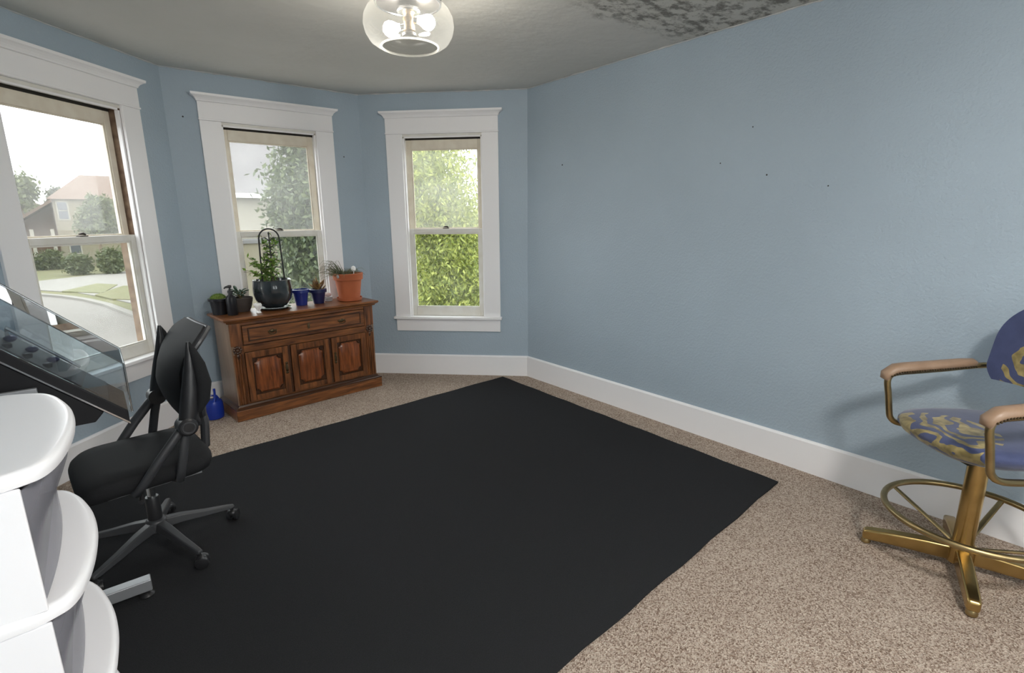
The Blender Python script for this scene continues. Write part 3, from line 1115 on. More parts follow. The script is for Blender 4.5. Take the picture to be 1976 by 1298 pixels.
# big glazed pot with climbing plant
BX, BY = 1.118, 4.475
t = thing('climbing_plant', 'climbing vine in a large glossy black glazed pot', 'potted plant', (BX, BY, ZT))
MB().lathe([(.085, 0), (.118, .004), (.128, .014), (.120, .018), (.09, .012)], 32).build('saucer', 'dark_glaze', t, smooth=True)
MB().lathe([(.068, .014), (.105, .035), (.136, .085), (.147, .135), (.147, .185), (.142, .225), (.144, .236), (.138, .240), (.132, .232), (.128, .18), (.10, .06)], 40).build('pot', 'dark_glaze', t, smooth=True)
MB().lathe([(.001, .208), (.128, .210), (.129, .213), (.001, .22)], 24).build('soil', 'soil', t)
st = MB()
paths = []
for k in range(13):
    a = rng.uniform(0, 2 * PI)
    lean = Vector((rng.uniform(-.22, -.08) if k < 6 else rng.uniform(-.05, .07), rng.uniform(-.05, .05), 0))
    hh = rng.uniform(.10, .26) if k < 6 else rng.uniform(.2, .40)
    pts = []
    for j in range(8):
        s = j / 7
        pts.append(Vector((.05 * math.cos(a) * (1 - s) + lean.x * s * s + .012 * math.sin(9 * s + k), .05 * math.sin(a) * (1 - s) + lean.y * s + .012 * math.cos(8 * s + k), .21 + hh * s)))
    st.tube(pts, .0018, 5)
    paths.append(pts)
st.build('stems', 'vine', t, smooth=True)


def vine_leaf(g):
    pth = g.choice(paths)
    i = g.randrange(1, 7)
    q = pth[i].lerp(pth[i + 1] if i < 7 else pth[i], g.random())
    d = Vector((g.uniform(-1, 1), g.uniform(-1, 1), g.uniform(-.5, .6)))
    d.normalize()
    return tuple(q + d * .018), tuple(d)


C, D, Nn, ln, wd = place_leaves(rng, 420, vine_leaf, (.026, .050), (.013, .022))
quad_leaves('foliage', 'leaf_vine', t, C, D, Nn, ln, wd)
# wire trellis: hoop with centre leaf stem and cross leaves
t = thing('plant_trellis', 'black wire hoop trellis standing in the large glazed pot', 'trellis', (BX + .012, BY - .01, ZT + .205))
hp = [(-.088 + .012 * s, 0, .33 * s) for s in (0, .5, 1)]
hp = [(-.086, 0, 0)] + [(-.086 + .010 * k / 4, 0, .36 * k / 4) for k in range(1, 5)]
hp += [(-.076 * math.cos(k * PI / 10), 0, .36 + .076 * math.sin(k * PI / 10)) for k in range(1, 10)]
hp += [(.076 + .010 * k / 4, 0, .36 - .36 * k / 4) for k in range(0, 5)]
MB().tube(hp, .0062, 8).build('hoop', 'wire_black', t, smooth=True)
MB().tube([(0, 0, 0), (0, 0, .39)], .005, 6).build('center_wire', 'wire_black', t, smooth=True)
for k in range(6):
    z = .05 + k * .058
    for s in (-1, 1):
        MB().tube([(0, 0, z), (s * .03, 0, z + .028), (s * .058, 0, z + .020)], [.0045, .0045, .003], 6).build('side_wire', 'wire_black', t, smooth=True)
MB().sphere((0, 0, .398), .012, 8, 6, (.6, .3, 1.2)).build('leaf_finial', 'wire_black', t, smooth=True)
# small white ceramic bird-shaped ornament
t = thing('white_ornament', 'tiny white ceramic ornament at the front edge of the sideboard', 'ornament', (.962, 4.335, ZT))
MB().lathe([(.016, 0), (.019, .006), (.012, .018), (.016, .034), (.027, .052), (.029, .066), (.022, .078), (.006, .082)], 20).build('cup', 'white_ceramic', t, smooth=True)
MB().tube([(-.012, -.01, .060), (-.032, -.02, .072), (-.036, -.022, .080)], [.014, .008, .003], 10).build('tail', 'white_ceramic', t, smooth=True)
# blue pots
t = thing('blue_pot', 'empty cobalt blue tapered pot beside the black glazed pot', 'flower pot', (1.346, 4.52, ZT))
MB().lathe(pot_profile(.046, .066, .135, .014, .03), 28).build('pot', 'blue_glaze', t, smooth=True)
MB().lathe([(.001, .095), (.055, .096), (.056, .098), (.001, .1)], 20).build('soil', 'soil', t)
t = thing('succulent_pot', 'reddish spiky succulent in a navy blue pot', 'potted plant', (1.494, 4.525, ZT))
MB().lathe(pot_profile(.044, .066, .125, .016, .03), 28).build('pot', 'navy_plastic', t, smooth=True)
MB().lathe([(.001, .105), (.056, .106), (.057, .108), (.001, .115)], 20).build('soil', 'soil', t)
sp = MB().tube([(0, 0, 0), (.014, 0, .03), (.020, 0, .062), (.022, 0, .085)], [.009, .010, .007, .001], 7)
fl_ = sp.build('leaf', 'leaf_red', t, smooth=True)
for k in range(16):
    o = fl_ if k == 0 else fl_.copy()
    if k:
        col.objects.link(o)
        o.parent = t
    o.location = (rng.uniform(-.018, .018), rng.uniform(-.018, .018), .105 + .004 * k)
    o.rotation_euler = (rng.uniform(-.3, .3), rng.uniform(.1, .9), k * 2.4)
    s = rng.uniform(.7, 1.1)
    o.scale = (s, s, s)
# little stack of saucers with a stone
t = thing('saucer_stack', 'little stack of grey saucers holding a pink stone, left of terracotta pot', 'saucers', (1.598, 4.58, ZT))
for k in range(3):
    MB().lathe([(.030, .014 * k), (.040, .014 * k + .011), (.038, .014 * k + .013), (.028, .014 * k + .004)], 20).build('saucer', 'pale_grey', t, smooth=True)
MB().sphere((0, 0, .056), .026, 10, 7, (1.1, .9, .7)).build('stone', 'pink_stone', t, smooth=True)
# terracotta pot with wispy grass
TX, TY = 1.762, 4.50
t = thing('terracotta_planter', 'large terracotta pot with wispy trailing grass', 'potted plant', (TX, TY, ZT))
MB().lathe([(.090, 0), (.104, .004), (.110, .030), (.104, .030), (.098, .010)], 36).build('saucer', 'terracotta', t, smooth=True)
MB().lathe([(.090, .010), (.113, .185), (.126, .188), (.130, .240), (.127, .244), (.116, .244), (.112, .20), (.088, .03)], 40).build('pot', 'terracotta', t, smooth=True)
MB().lathe([(.001, .212), (.112, .214), (.113, .216), (.001, .222)], 24).build('soil', 'soil', t)
MB().sphere((-.112, -.06, .225), .014, 8, 6, (1, 1, 1.3)).build('clip', 'pale_grey', t, smooth=True)
bl = MB()
for k in range(150):
    a = rng.uniform(0, 2 * PI) if k % 3 else rng.uniform(PI * .7, PI * 1.3)
    L_ = rng.uniform(.06, .26) if k % 3 == 0 else rng.uniform(.05, .14)
    r0 = rng.uniform(0, .07)
    h0 = rng.uniform(.03, .16) if k % 3 == 0 else rng.uniform(.03, .09)
    x0, y0 = -.035 + r0 * math.cos(a), r0 * math.sin(a)
    pts = []
    for j in range(5):
        s = j / 4
        yy = min(y0 + L_ * s * math.sin(a), .14)
        pts.append((x0 + L_ * s * math.cos(a), yy, .215 + h0 * math.sin(s * 2.2) + .02 * s - .05 * s * s))
    bl.tube(pts, [.0016, .0016, .0013, .001, .0005], 4)
o = bl.build('grass_blades', 'leaf_grass', t)
o['kind'] = 'stuff'
t = thing('plant_marker', 'small white plant marker stuck in the terracotta pot', 'plant marker', (TX + .025, TY - .075, ZT + .205))
MB().box(-.003, .003, -.002, .002, 0, .060).build('stake', 'white_ceramic', t)
MB().sphere((0, 0, .080), .022, 12, 8, (1, .35, 1.15)).build('tag', 'white_ceramic', t, smooth=True)

# ------------------------------------------------------------------ watering can
t = thing('watering_can', 'bright blue plastic watering can on the carpet beside the sideboard', 'watering can', (.580, 4.435, 0))
MB().lathe([(.058, .001), (.066, .008), (.069, .050), (.068, .120), (.062, .142), (.045, .152), (.02, .154)], 32).build('body', 'watering_blue', t, smooth=True)
MB().tube([(.0, -.05, .135), (.010, -.045, .170), (.014, -.04, .215), (.014, -.04, .245)], [.013, .010, .0085, .009], 10).build('spout', 'watering_blue', t, smooth=True)
MB().tube([(-.05, .01, .135), (-.045, .01, .165), (-.01, .01, .182), (.03, .01, .172), (.045, .01, .14)], .008, 8).build('handle', 'watering_blue', t, smooth=True)

# ------------------------------------------------------------------ office chair
ch = thing('office_chair', 'black mesh office chair with flip-up arms and five-star base', 'office chair', (.06, 2.72, .011), math.radians(186))
rot0 = math.radians(186)
for k in range(5):
    a = math.radians(5 - 72 * k) - rot0
    ca, sa = math.cos(a), math.sin(a)
    R_ = .315
    leg = MB()
    secs = [(.03, .125, .026, .030), (.10, .118, .024, .026), (.20, .098, .020, .020), (.30, .082, .016, .015), (R_ + .012, .078, .013, .010)]
    vs_, fs_ = [], []
    for (r, z, w, hgt) in secs:
        for (o_, dz) in ((-w, -hgt * .9), (w, -hgt * .9), (w * .75, hgt * .6), (-w * .75, hgt * .6)):
            vs_.append((r * ca - o_ * sa, r * sa + o_ * ca, z + dz))
    for i in range(len(secs) - 1):
        fs_ += [(i * 4 + q, i * 4 + (q + 1) % 4, i * 4 + 4 + (q + 1) % 4, i * 4 + 4 + q) for q in range(4)]
    fs_ += [(3, 2, 1, 0), tuple(4 * (len(secs) - 1) + q for q in range(4))]
    leg.add(vs_, fs_)
    lo = leg.build('base_leg', 'dark_grey_plastic', ch, bevel=.006)
    cs = MB()
    cx, cy = R_ * ca, R_ * sa
    an = a + .9
    dx, dy = math.cos(an), math.sin(an)
    for s in (-1, 1):
        off = .016 * s
        ctr = Vector((cx - dy * off + dx * .008, cy + dx * off + dy * .008, .0275))
        ax = Vector((-dy, dx, 0))
        cs.tube([ctr - ax * .010, ctr - ax * .007, ctr + ax * .007, ctr + ax * .010], [.020, .027, .027, .020], 18)
    cs.tube([(cx, cy, .03), (cx, cy, .085)], .008, 8)
    cs.sphere((cx + dx * .004, cy + dy * .004, .040), .024, 12, 8, (1, 1, .8))
    cs.build('caster', 'black_plastic', ch, smooth=True)
MB().lathe([(.036, .088), (.044, .095), (.044, .140), (.036, .150), (.030, .152)], 24).build('hub', 'dark_grey_plastic', ch, smooth=True)
MB().lathe([(.029, .150), (.029, .255), (.026, .262)], 20).build('gas_sleeve', 'black_plastic', ch, smooth=True)
MB().lathe([(.017, .255), (.017, .385)], 16).build('gas_piston', 'chrome', ch, smooth=True)
MB().box(-.10, .11, -.07, .07, .372, .400).build('tilt_plate', 'dark_grey_plastic', ch, bevel=.008)
MB().tube([(.04, .06, .378), (.06, .20, .374), (.07, .27, .372)], [.006, .006, .010], 8).build('height_lever', 'black_plastic', ch, smooth=True)
MB().box(-.17, .17, -.205, -.185, .392, .410).build('seat_rail', 'grey_metal', ch)
MB().box(-.17, .17, .185, .205, .392, .410).build('seat_rail', 'grey_metal', ch)
# seat: soft rounded cushion
seat = MB()
pr = [(.86, .405), (.97, .412), (1.0, .432), (1.0, .452), (.97, .470), (.90, .484), (.6, .486), (.3, .484), (.02, .483)]
nseg = 48
vs_, fs_ = [], []
for (k, z) in pr:
    for q in range(nseg):
        th = 2 * PI * q / nseg
        c_, s_ = math.cos(th), math.sin(th)
        e = 2 / 5.5
        x = .245 * k * abs(c_) ** e * (1 if c_ > 0 else -1) + .015
        y = .255 * k * abs(s_) ** e * (1 if s_ > 0 else -1)
        dz = -.022 * max(0, (x - .12) / .14) ** 2 + .012 * max(0, (-x - .1) / .14) ** 2
        vs_.append((x, y, z + dz))
for i in range(len(pr) - 1):
    fs_ += [(i * nseg + q, i * nseg + (q + 1) % nseg, (i + 1) * nseg + (q + 1) % nseg, (i + 1) * nseg + q) for q in range(nseg)]
fs_ += [tuple(range(nseg - 1, -1, -1)), tuple((len(pr) - 1) * nseg + q for q in range(nseg))]
seat.add(vs_, fs_)
seat.build('seat', 'black_fabric', ch, smooth=True, ang=60)


# backrest: butterfly outline, waist narrower than the top, wings curving forward, top rolling back
BP = [(.60, -.19), (.66, -.165), (.72, -.148), (.80, -.140), (.86, -.150), (.91, -.173), (.955, -.205), (.99, -.235), (1.02, -.268), (1.05, -.305)]


def back_xz(v):
    z = .60 + .43 * v
    for (z0_, x0_), (z1_, x1_) in zip(BP, BP[1:]):
        if z <= z1_ + 1e-9:
            return x0_ + (x1_ - x0_) * (z - z0_) / (z1_ - z0_), z
    return BP[-1][1], z


def back_half(v):
    return .200 - .018 * math.sin(PI * v) + .010 * v


def back_fn(u, v):
    x, z = back_xz(v)
    s = 2 * u - 1
    hw_ = back_half(v)
    end = 1 - max(0, (v - .86) / .14) ** 2 * .28 - max(0, (.15 - v) / .15) ** 2 * .3
    return (x + (.030 - .045 * s * s) * max(.12, 1 - 1.9 * abs(v - .42)), s * hw_ * end, z)


MB().shell(back_fn, 18, 22, -.016).build('back_mesh', 'black_mesh', ch, smooth=True, ang=60)
edge = [Vector(back_fn(0, k / 16)) for k in range(17)] + [Vector(back_fn(k / 10, 1)) for k in range(1, 10)] + [Vector(back_fn(1, 1 - k / 16)) for k in range(17)] + [Vector(back_fn(1 - k / 10, 0)) for k in range(1, 10)]
MB().tube([p + Vector((-.006, 0, 0)) for p in edge], .012, 8, closed=True).build('back_rim', 'dark_grey_plastic', ch, smooth=True)
sp_ = MB()
sp_.tube([(-.08, 0, .385), (-.19, 0, .395), (-.245, 0, .44), (-.255, 0, .56), (-.235, 0, .70), (-.205, 0, .80)], [.026, .026, .028, .028, .024, .018], 10, flat=.7)
sp_.build('back_spine', 'dark_grey_plastic', ch, smooth=True)
sp_ = MB()
for s in (-1, 1):
    sp_.tube([(-.250, 0, .58), (-.235, s * .07, .66), (-.205, s * .14, .80), (-.205, s * .150, .86), (-.215, s * .155, .90)], [.018, .018, .015, .013, .010], 8)
sp_.build('back_brace', 'dark_grey_plastic', ch, smooth=True)
for s in (-1, 1):
    y = s * .262
    br = MB()
    br.tube([(.085, s * .20, .398), (.080, y, .410), (.050, y + s * .012, .450), (-.02, y + s * .016, .540), (-.09, y + s * .012, .620), (-.125, y + s * .004, .655)], [.016, .020, .021, .022, .022, .022], 12, flat=.8)
    br.tube([(-.065, s * .20, .398), (-.075, y, .415), (-.085, y + s * .012, .47), (-.105, y + s * .012, .56), (-.125, y + s * .006, .64)], [.014, .018, .019, .019, .019], 12, flat=.8)
    bo = br.build('arm_bracket', 'dark_grey_plastic', ch, smooth=True, ang=70)
    yo = y + s * .012
    MB().tube([(-.125, yo - s * .030, .650), (-.125, yo + s * .032, .650), (-.125, yo + s * .040, .650)], [.038, .038, .030], 24).build('pivot', 'black_plastic', ch, smooth=True)
    MB().tube([(-.125 + .023 * math.cos(k * PI / 10), yo + s * .040, .650 + .023 * math.sin(k * PI / 10)) for k in range(20)], .004, 6, closed=True).build('pivot_ring', 'dark_grey_plastic', ch, smooth=True)
    ar = MB()
    ar.tube([(-.130, yo, .655), (-.145, yo - s * .004, .72), (-.160, yo - s * .010, .80), (-.172, yo - s * .016, .88), (-.178, yo - s * .02, .95), (-.180, yo - s * .022, 1.0)], [.034, .036, .033, .025, .016, .007], 12, flat=1.0)
    ar.build('flip_up_arm', 'black_plastic', ch, smooth=True, ang=70)
    ap = MB()
    ap.tube([(-.175, yo + s * .006, .70), (-.200, yo + s * .006, .75), (-.212, yo + s * .002, .82), (-.204, yo - s * .006, .90), (-.190, yo - s * .014, .965), (-.182, yo - s * .02, .998)], [.012, .026, .030, .026, .015, .005], 12, flat=1.0)
    ap.build('arm_pad', 'black_fabric', ch, smooth=True, ang=70)

# ------------------------------------------------------------------ drawer tower in the left foreground
tw = thing('drawer_tower', 'white plastic drawer tower with bowed shelves in the left foreground', 'drawer tower', (0, 0, 0))
TZ = [1.10, .842, .584, .326]
bow = [(-.165, 1.112), (-.141, 1.122), (-.116, 1.139), (-.097, 1.185), (-.083, 1.262), (-.076, 1.345), (-.076, 1.41), (-.081, 1.475), (-.093, 1.54), (-.108, 1.595), (-.130, 1.640), (-.160, 1.664), (-.20, 1.684)]
BXX = -.47


def catmull(P, m=4):
    out_ = []
    P = [Vector(p) for p in P]
    for i in range(len(P) - 1):
        p0, p1, p2, p3 = P[max(i - 1, 0)], P[i], P[i + 1], P[min(i + 2, len(P) - 1)]
        for k in range(m):
            t_ = k / m
            out_.append(.5 * ((2 * p1) + (p2 - p0) * t_ + (2 * p0 - 5 * p1 + 4 * p2 - p3) * t_ ** 2 + (3 * p1 - p0 - 3 * p2 + p3) * t_ ** 3))
    out_.append(P[-1])
    return out_


bowc = catmull(bow)
outl = [(BXX, 1.125), (BXX + .03, 1.10)] + [(-.30, 1.104)] + [(p.x, p.y) for p in bowc] + [(-.30, 1.692), (BXX + .03, 1.694), (BXX, 1.67)]
cen = Vector((-.28, 1.40))


def inset(pts, d):
    o_ = []
    n_ = len(pts)
    for i in range(n_):
        a, b = Vector(pts[i - 1]), Vector(pts[(i + 1) % n_])
        tn = (b - a).normalized()
        o_.append((pts[i][0] - tn.y * d, pts[i][1] + tn.x * d))
    return o_


def shelf(z):
    mb_ = MB()
    rings = [(0.010, z - .030), (.002, z - .026), (0, z - .016), (.001, z - .008), (.006, z - .001), (.014, z), (.030, z - .0015)]
    vs2, fs2 = [], []
    for d, zz in rings:
        vs2 += [(x, y, zz) for x, y in inset(outl, d)]
    m_ = len(outl)
    for i in range(len(rings) - 1):
        fs2 += [(i * m_ + q, i * m_ + (q + 1) % m_, (i + 1) * m_ + (q + 1) % m_, (i + 1) * m_ + q) for q in range(m_)]
    fs2 += [tuple(range(m_ - 1, -1, -1)), tuple((len(rings) - 1) * m_ + q for q in range(m_))]
    mb_.add(vs2, fs2)
    return mb_


for i, z in enumerate(TZ):
    shelf(z).build('shelf', 'white_plastic', tw, smooth=True, ang=50)
    zb = (TZ[i + 1] if i < 3 else .06) - .004
    zt_ = z - .028
    # side and back panels
    for y0, y1 in ((1.116, 1.124), (1.672, 1.680)):
        MB().box(BXX + .02, -.146 if y0 < 1.2 else -.185, y0, y1, zb, zt_).build('side_panel', 'white_plastic', tw, bevel=.003)
    MB().box(BXX + .02, BXX + .028, 1.124, 1.672, zb, zt_).build('back_panel', 'white_plastic', tw)
    # drawer: bowed at the top edge, scooped flatter at the foot
    dm_ = ('drawer_grey', 'drawer_mauve', 'drawer_blue', 'drawer_grey')[i]
    ya, yb_ = 1.128, 1.640

    def dfront(u, v, zb=zb, zt_=zt_):
        y = ya + (yb_ - ya) * u
        bx_ = -.150 + .060 * (1 - (2 * u - 1.02) ** 2)      # bowed line near the rim
        fx_ = -.152 + .018 * (1 - (2 * u - 1) ** 2)
        s = max(0, min(1, (v - .35) / .65))
        s = s * s * (3 - 2 * s)
        return (fx_ + (bx_ - fx_) * s, y, zb + .006 + (zt_ - .012 - zb - .006) * v)
    d_ = MB().shell(dfront, 20, 12, .003).build('drawer', dm_, tw, smooth=True)
    tray = MB()
    tray.box(BXX + .04, -.155, 1.132, 1.136, zb + .006, zt_ - .015)
    tray.box(BXX + .04, -.155, 1.660, 1.664, zb + .006, zt_ - .015)
    tray.box(BXX + .04, -.155, 1.136, 1.660, zb + .006, zb + .010)
    tray.build('drawer_tray', dm_, d_)
    # things inside, seen blurred through the plastic
    for q in range(5):
        cm = ('pale_grey', 'brown_clay', 'pink_stone', 'navy_plastic', 'black_pot')[(q + i * 2) % 5]
        yq = 1.19 + q * .092
        MB().sphere((-.24 - .02 * (q % 2), yq, zb + .062 + .012 * (q % 3)), .05, 10, 7, (1, .9, .95)).build('drawer_contents', cm, d_, smooth=True)
MB().box(BXX + .02, -.15, 1.116, 1.680, .030, .060).build('base', 'white_plastic', tw, bevel=.006)
for cx in (BXX + .06, -.19):
    for cy in (1.16, 1.63):
        cz_ = .0165 if cx < -.3 else .0276
        MB().tube([(cx, cy - .012, cz_), (cx, cy + .012, cz_)], .016, 14).build('caster', 'black_plastic', tw, smooth=True)

# ------------------------------------------------------------------ tilted console with a clear hood on a grey stand
stand = thing('console_stand', 'grey metal floor stand with long foot behind the drawer tower', 'stand', (0, 0, 0))
MB().box(-.46, .002, 2.345, 2.395, .040, .088).build('foot', 'grey_metal', stand, bevel=.004)
MB().box(-.46, -.19, 2.66, 2.71, .040, .088).build('foot', 'grey_metal', stand, bevel=.004)
for x, y in ((-.02, 2.37), (-.43, 2.37), (-.22, 2.685), (-.43, 2.685)):
    MB().lathe([(.026, 0.0115), (.028, .016), (.020, .026), (.010, .030), (.010, .042)], 16, (x, y, 0)).build('leveller', 'black_plastic', stand, smooth=True)
MB().box(-.40, -.34, 2.345, 2.395, .088, .778).build('post', 'grey_metal', stand, bevel=.004)
MB().box(-.40, -.34, 2.66, 2.71, .088, .778).build('post', 'grey_metal', stand, bevel=.004)
MB().box(-.40, -.34, 2.395, 2.66, .30, .34).build('cross_bar', 'grey_metal', stand, bevel=.004)
CY0, CY1 = 2.35, 2.65
sl = .952          # rise per unit run towards the wall
con = thing('hooded_console', 'black sloping console under a clear acrylic hood beside the far-left window', 'console', (.028, CY0, .751))
XE = -.46


def par(x0, x1, off0, off1, y0, y1):
    """slab following the slope: offsets are heights above the sloping base line"""
    m_ = MB()
    vs2 = []
    for y in (y0, y1):
        for x, o_ in ((x0, off0), (x1, off0), (x1, off1), (x0, off1)):
            vs2.append((x, y, -x * sl + o_))
    m_.add(vs2, [(0, 1, 2, 3), (7, 6, 5, 4), (0, 4, 5, 1), (1, 5, 6, 2), (2, 6, 7, 3), (3, 7, 4, 0)])
    return m_


WY = CY1 - CY0
par(XE, 0, 0, .055, 0, WY).build('deck', 'console_black', con, bevel=.004)
par(XE, .001, .004, .011, -.003, .0).build('trim_strip', 'chrome', con)
hsg = MB()
hp_ = [(-.07, .064), (XE, -XE * sl - .002), (XE, .030), (-.10, .030)]
hsg.prism([(x, z) for x, z in hp_], -WY + .012, -.012, Matrix(((1, 0, 0, 0), (0, 0, -1, 0), (0, 1, 0, 0), (0, 0, 0, 1))))
hsg.build('underside_housing', 'console_black', con, bevel=.004)
MB().box(XE - .03, -.235, -.022, -.004, .165, .200).build('side_rail', 'grey_metal', con, bevel=.003)
par(XE + .02, -.05, .0555, .062, .02, WY - .02).build('control_panel', 'dark_grey_plastic', con, bevel=.002)
for k in range(5):
    x = -.20 - k * .045
    MB().lathe([(.013, 0), (.014, .012), (.011, .016)], 16, (x, .05, -x * sl + .062)).build('knob', 'black_plastic', con, smooth=True)
for k in range(3):
    x = -.19 - k * .05
    MB().sphere((x, .16, -x * sl + .075), .020, 10, 6, (1, 1.4, .6)).build('dial', 'navy_plastic', con, smooth=True)
MB().tube([(-.30, .20, .30 * sl + .07), (-.30, .20, .30 * sl + .10), (-.12, .23, .12 * sl + .085)], .006, 8).build('arm_rod', 'grey_metal', con, smooth=True)
# acrylic hood: near side, far side, front, sloping lid
th = .004
hood = par(XE, .012, .057, .245, -.002, th - .002).build('hood_side', 'acrylic', con)
par(XE, .012, .057, .245, WY - th, WY).build('hood_side', 'acrylic', con)
par(.012 - th, .012, .060, .245, th, WY - th).build('hood_front', 'acrylic', con)
par(XE, .012, .245, .249, -.002, WY).build('hood_lid', 'acrylic', con)
ed = MB()
ed.tube([(XE, -.002, -XE * sl + .248), (.012, -.002, -.012 * sl + .248)], .0018, 6)
ed.tube([(XE, WY, -XE * sl + .248), (.012, WY, -.012 * sl + .248)], .0045, 6)
ed.tube([(.012, -.002, -.012 * sl + .248), (.012, WY, -.012 * sl + .248)], .003, 6)
ed.tube([(.012, -.002, .05), (.012, -.002, -.012 * sl + .248)], .003, 6)
ed.tube([(.012, WY, .05), (.012, WY, -.012 * sl + .248)], .003, 6)
ed.build('hood_edge', 'acrylic_edge', con, smooth=True)

# ------------------------------------------------------------------ swivel bar chair at right
RZ = math.radians(137.8)
stl = thing('swivel_armchair', 'blue and gold brocade swivel armchair on a brass pedestal by the right wall', 'armchair', (2.745, .315, 0), RZ)
legdirs = []
for k in range(4):
    a = math.atan2(-.1, -.316) + k * PI / 2 - RZ
    ca, sa = math.cos(a), math.sin(a)
    leg = MB()
    secs = [(.0, .072, .026, .034), (.12, .068, .026, .033), (.24, .060, .025, .029), (.335, .050, .023, .025), (.352, .046, .020, .021)]
    vs_, fs_ = [], []
    for (r, z, w, hh) in secs:
        for (o_, dz) in ((-w, -hh), (w, -hh), (w, hh), (-w, hh)):
            vs_.append((r * ca - o_ * sa, r * sa + o_ * ca, z + dz))
    for i in range(len(secs) - 1):
        fs_ += [(i * 4 + q, i * 4 + (q + 1) % 4, i * 4 + 4 + (q + 1) % 4, i * 4 + 4 + q) for q in range(4)]
    fs_ += [(3, 2, 1, 0), tuple(4 * (len(secs) - 1) + q for q in range(4))]
    leg.add(vs_, fs_)
    lo = leg.build('pedestal_leg', 'gold', stl, bevel=.010, seg=3)
    MB().lathe([(.012, .0), (.019, .006), (.020, .018), (.014, .028)], 16, (.335 * ca, .335 * sa, .0005)).build('foot_glide', 'dull_gold', lo, smooth=True)
    b_ = a + PI / 4 + .25
    MB().tube([(.03 * math.cos(b_), .03 * math.sin(b_), .11), (.288 * math.cos(b_), .288 * math.sin(b_), .243)], [.013, .011], 8, flat=.55).build('ring_strut', 'dull_gold', stl, smooth=True)
MB().tube([(.295 * math.cos(k * PI / 32), .295 * math.sin(k * PI / 32), .25) for k in range(64)], .0135, 12, closed=True).build('foot_ring', 'dull_gold', stl, smooth=True)
MB().lathe([(.050, .035), (.050, .115), (.039, .125)], 24).build('pedestal_hub', 'gold', stl, smooth=True)
MB().lathe([(.037, .10), (.037, .535)], 28).build('pedestal_column', 'gold', stl, smooth=True)
MB().box(-.13, .13, -.10, .10, .528, .545).build('swivel_plate', 'lamp_black', stl, bevel=.004)
# seat cushion: shallow bowl underside, crowned top; origin at the cushion's own middle
ZS0 = .545
seat = MB()
pr = [(.35, 0), (.62, .006), (.82, .022), (.94, .044), (1.0, .068), (1.0, .082), (.96, .096), (.85, .104), (.55, .110), (.25, .112), (.02, .112)]
vs_, fs_ = [], []
for (k, z) in pr:
    for q in range(nseg):
        th_ = 2 * PI * q / nseg
        c_, s_ = math.cos(th_), math.sin(th_)
        e = 2 / 2.9
        vs_.append((.265 * k * abs(c_) ** e * (1 if c_ > 0 else -1) + .0, .262 * k * abs(s_) ** e * (1 if s_ > 0 else -1), z))
for i in range(len(pr) - 1):
    fs_ += [(i * nseg + q, i * nseg + (q + 1) % nseg, (i + 1) * nseg + (q + 1) % nseg, (i + 1) * nseg + q) for q in range(nseg)]
fs_ += [tuple(range(nseg - 1, -1, -1)), tuple((len(pr) - 1) * nseg + q for q in range(nseg))]
seat.add(vs_, fs_)
so = seat.build('seat', 'blue_brocade_seat', stl, smooth=True, ang=70)
so.location = (0, 0, ZS0)


def bk(u, v):
    s = 2 * u - 1
    z = -.17 + .36 * v
    top = .222 * (1 - max(0, (v - .45) / .55) ** 2.4) ** .5 if v > .45 else .222
    top = max(top, .02)
    lo_ = 1 - max(0, (.2 - v) / .2) ** 2 * .15
    y = s * (top + .045 * (1 - v) * (v < .45) * (1 - v / .45) * 0) * lo_
    return (.05 * (y / .205) ** 2 - .05 * v, y, z)


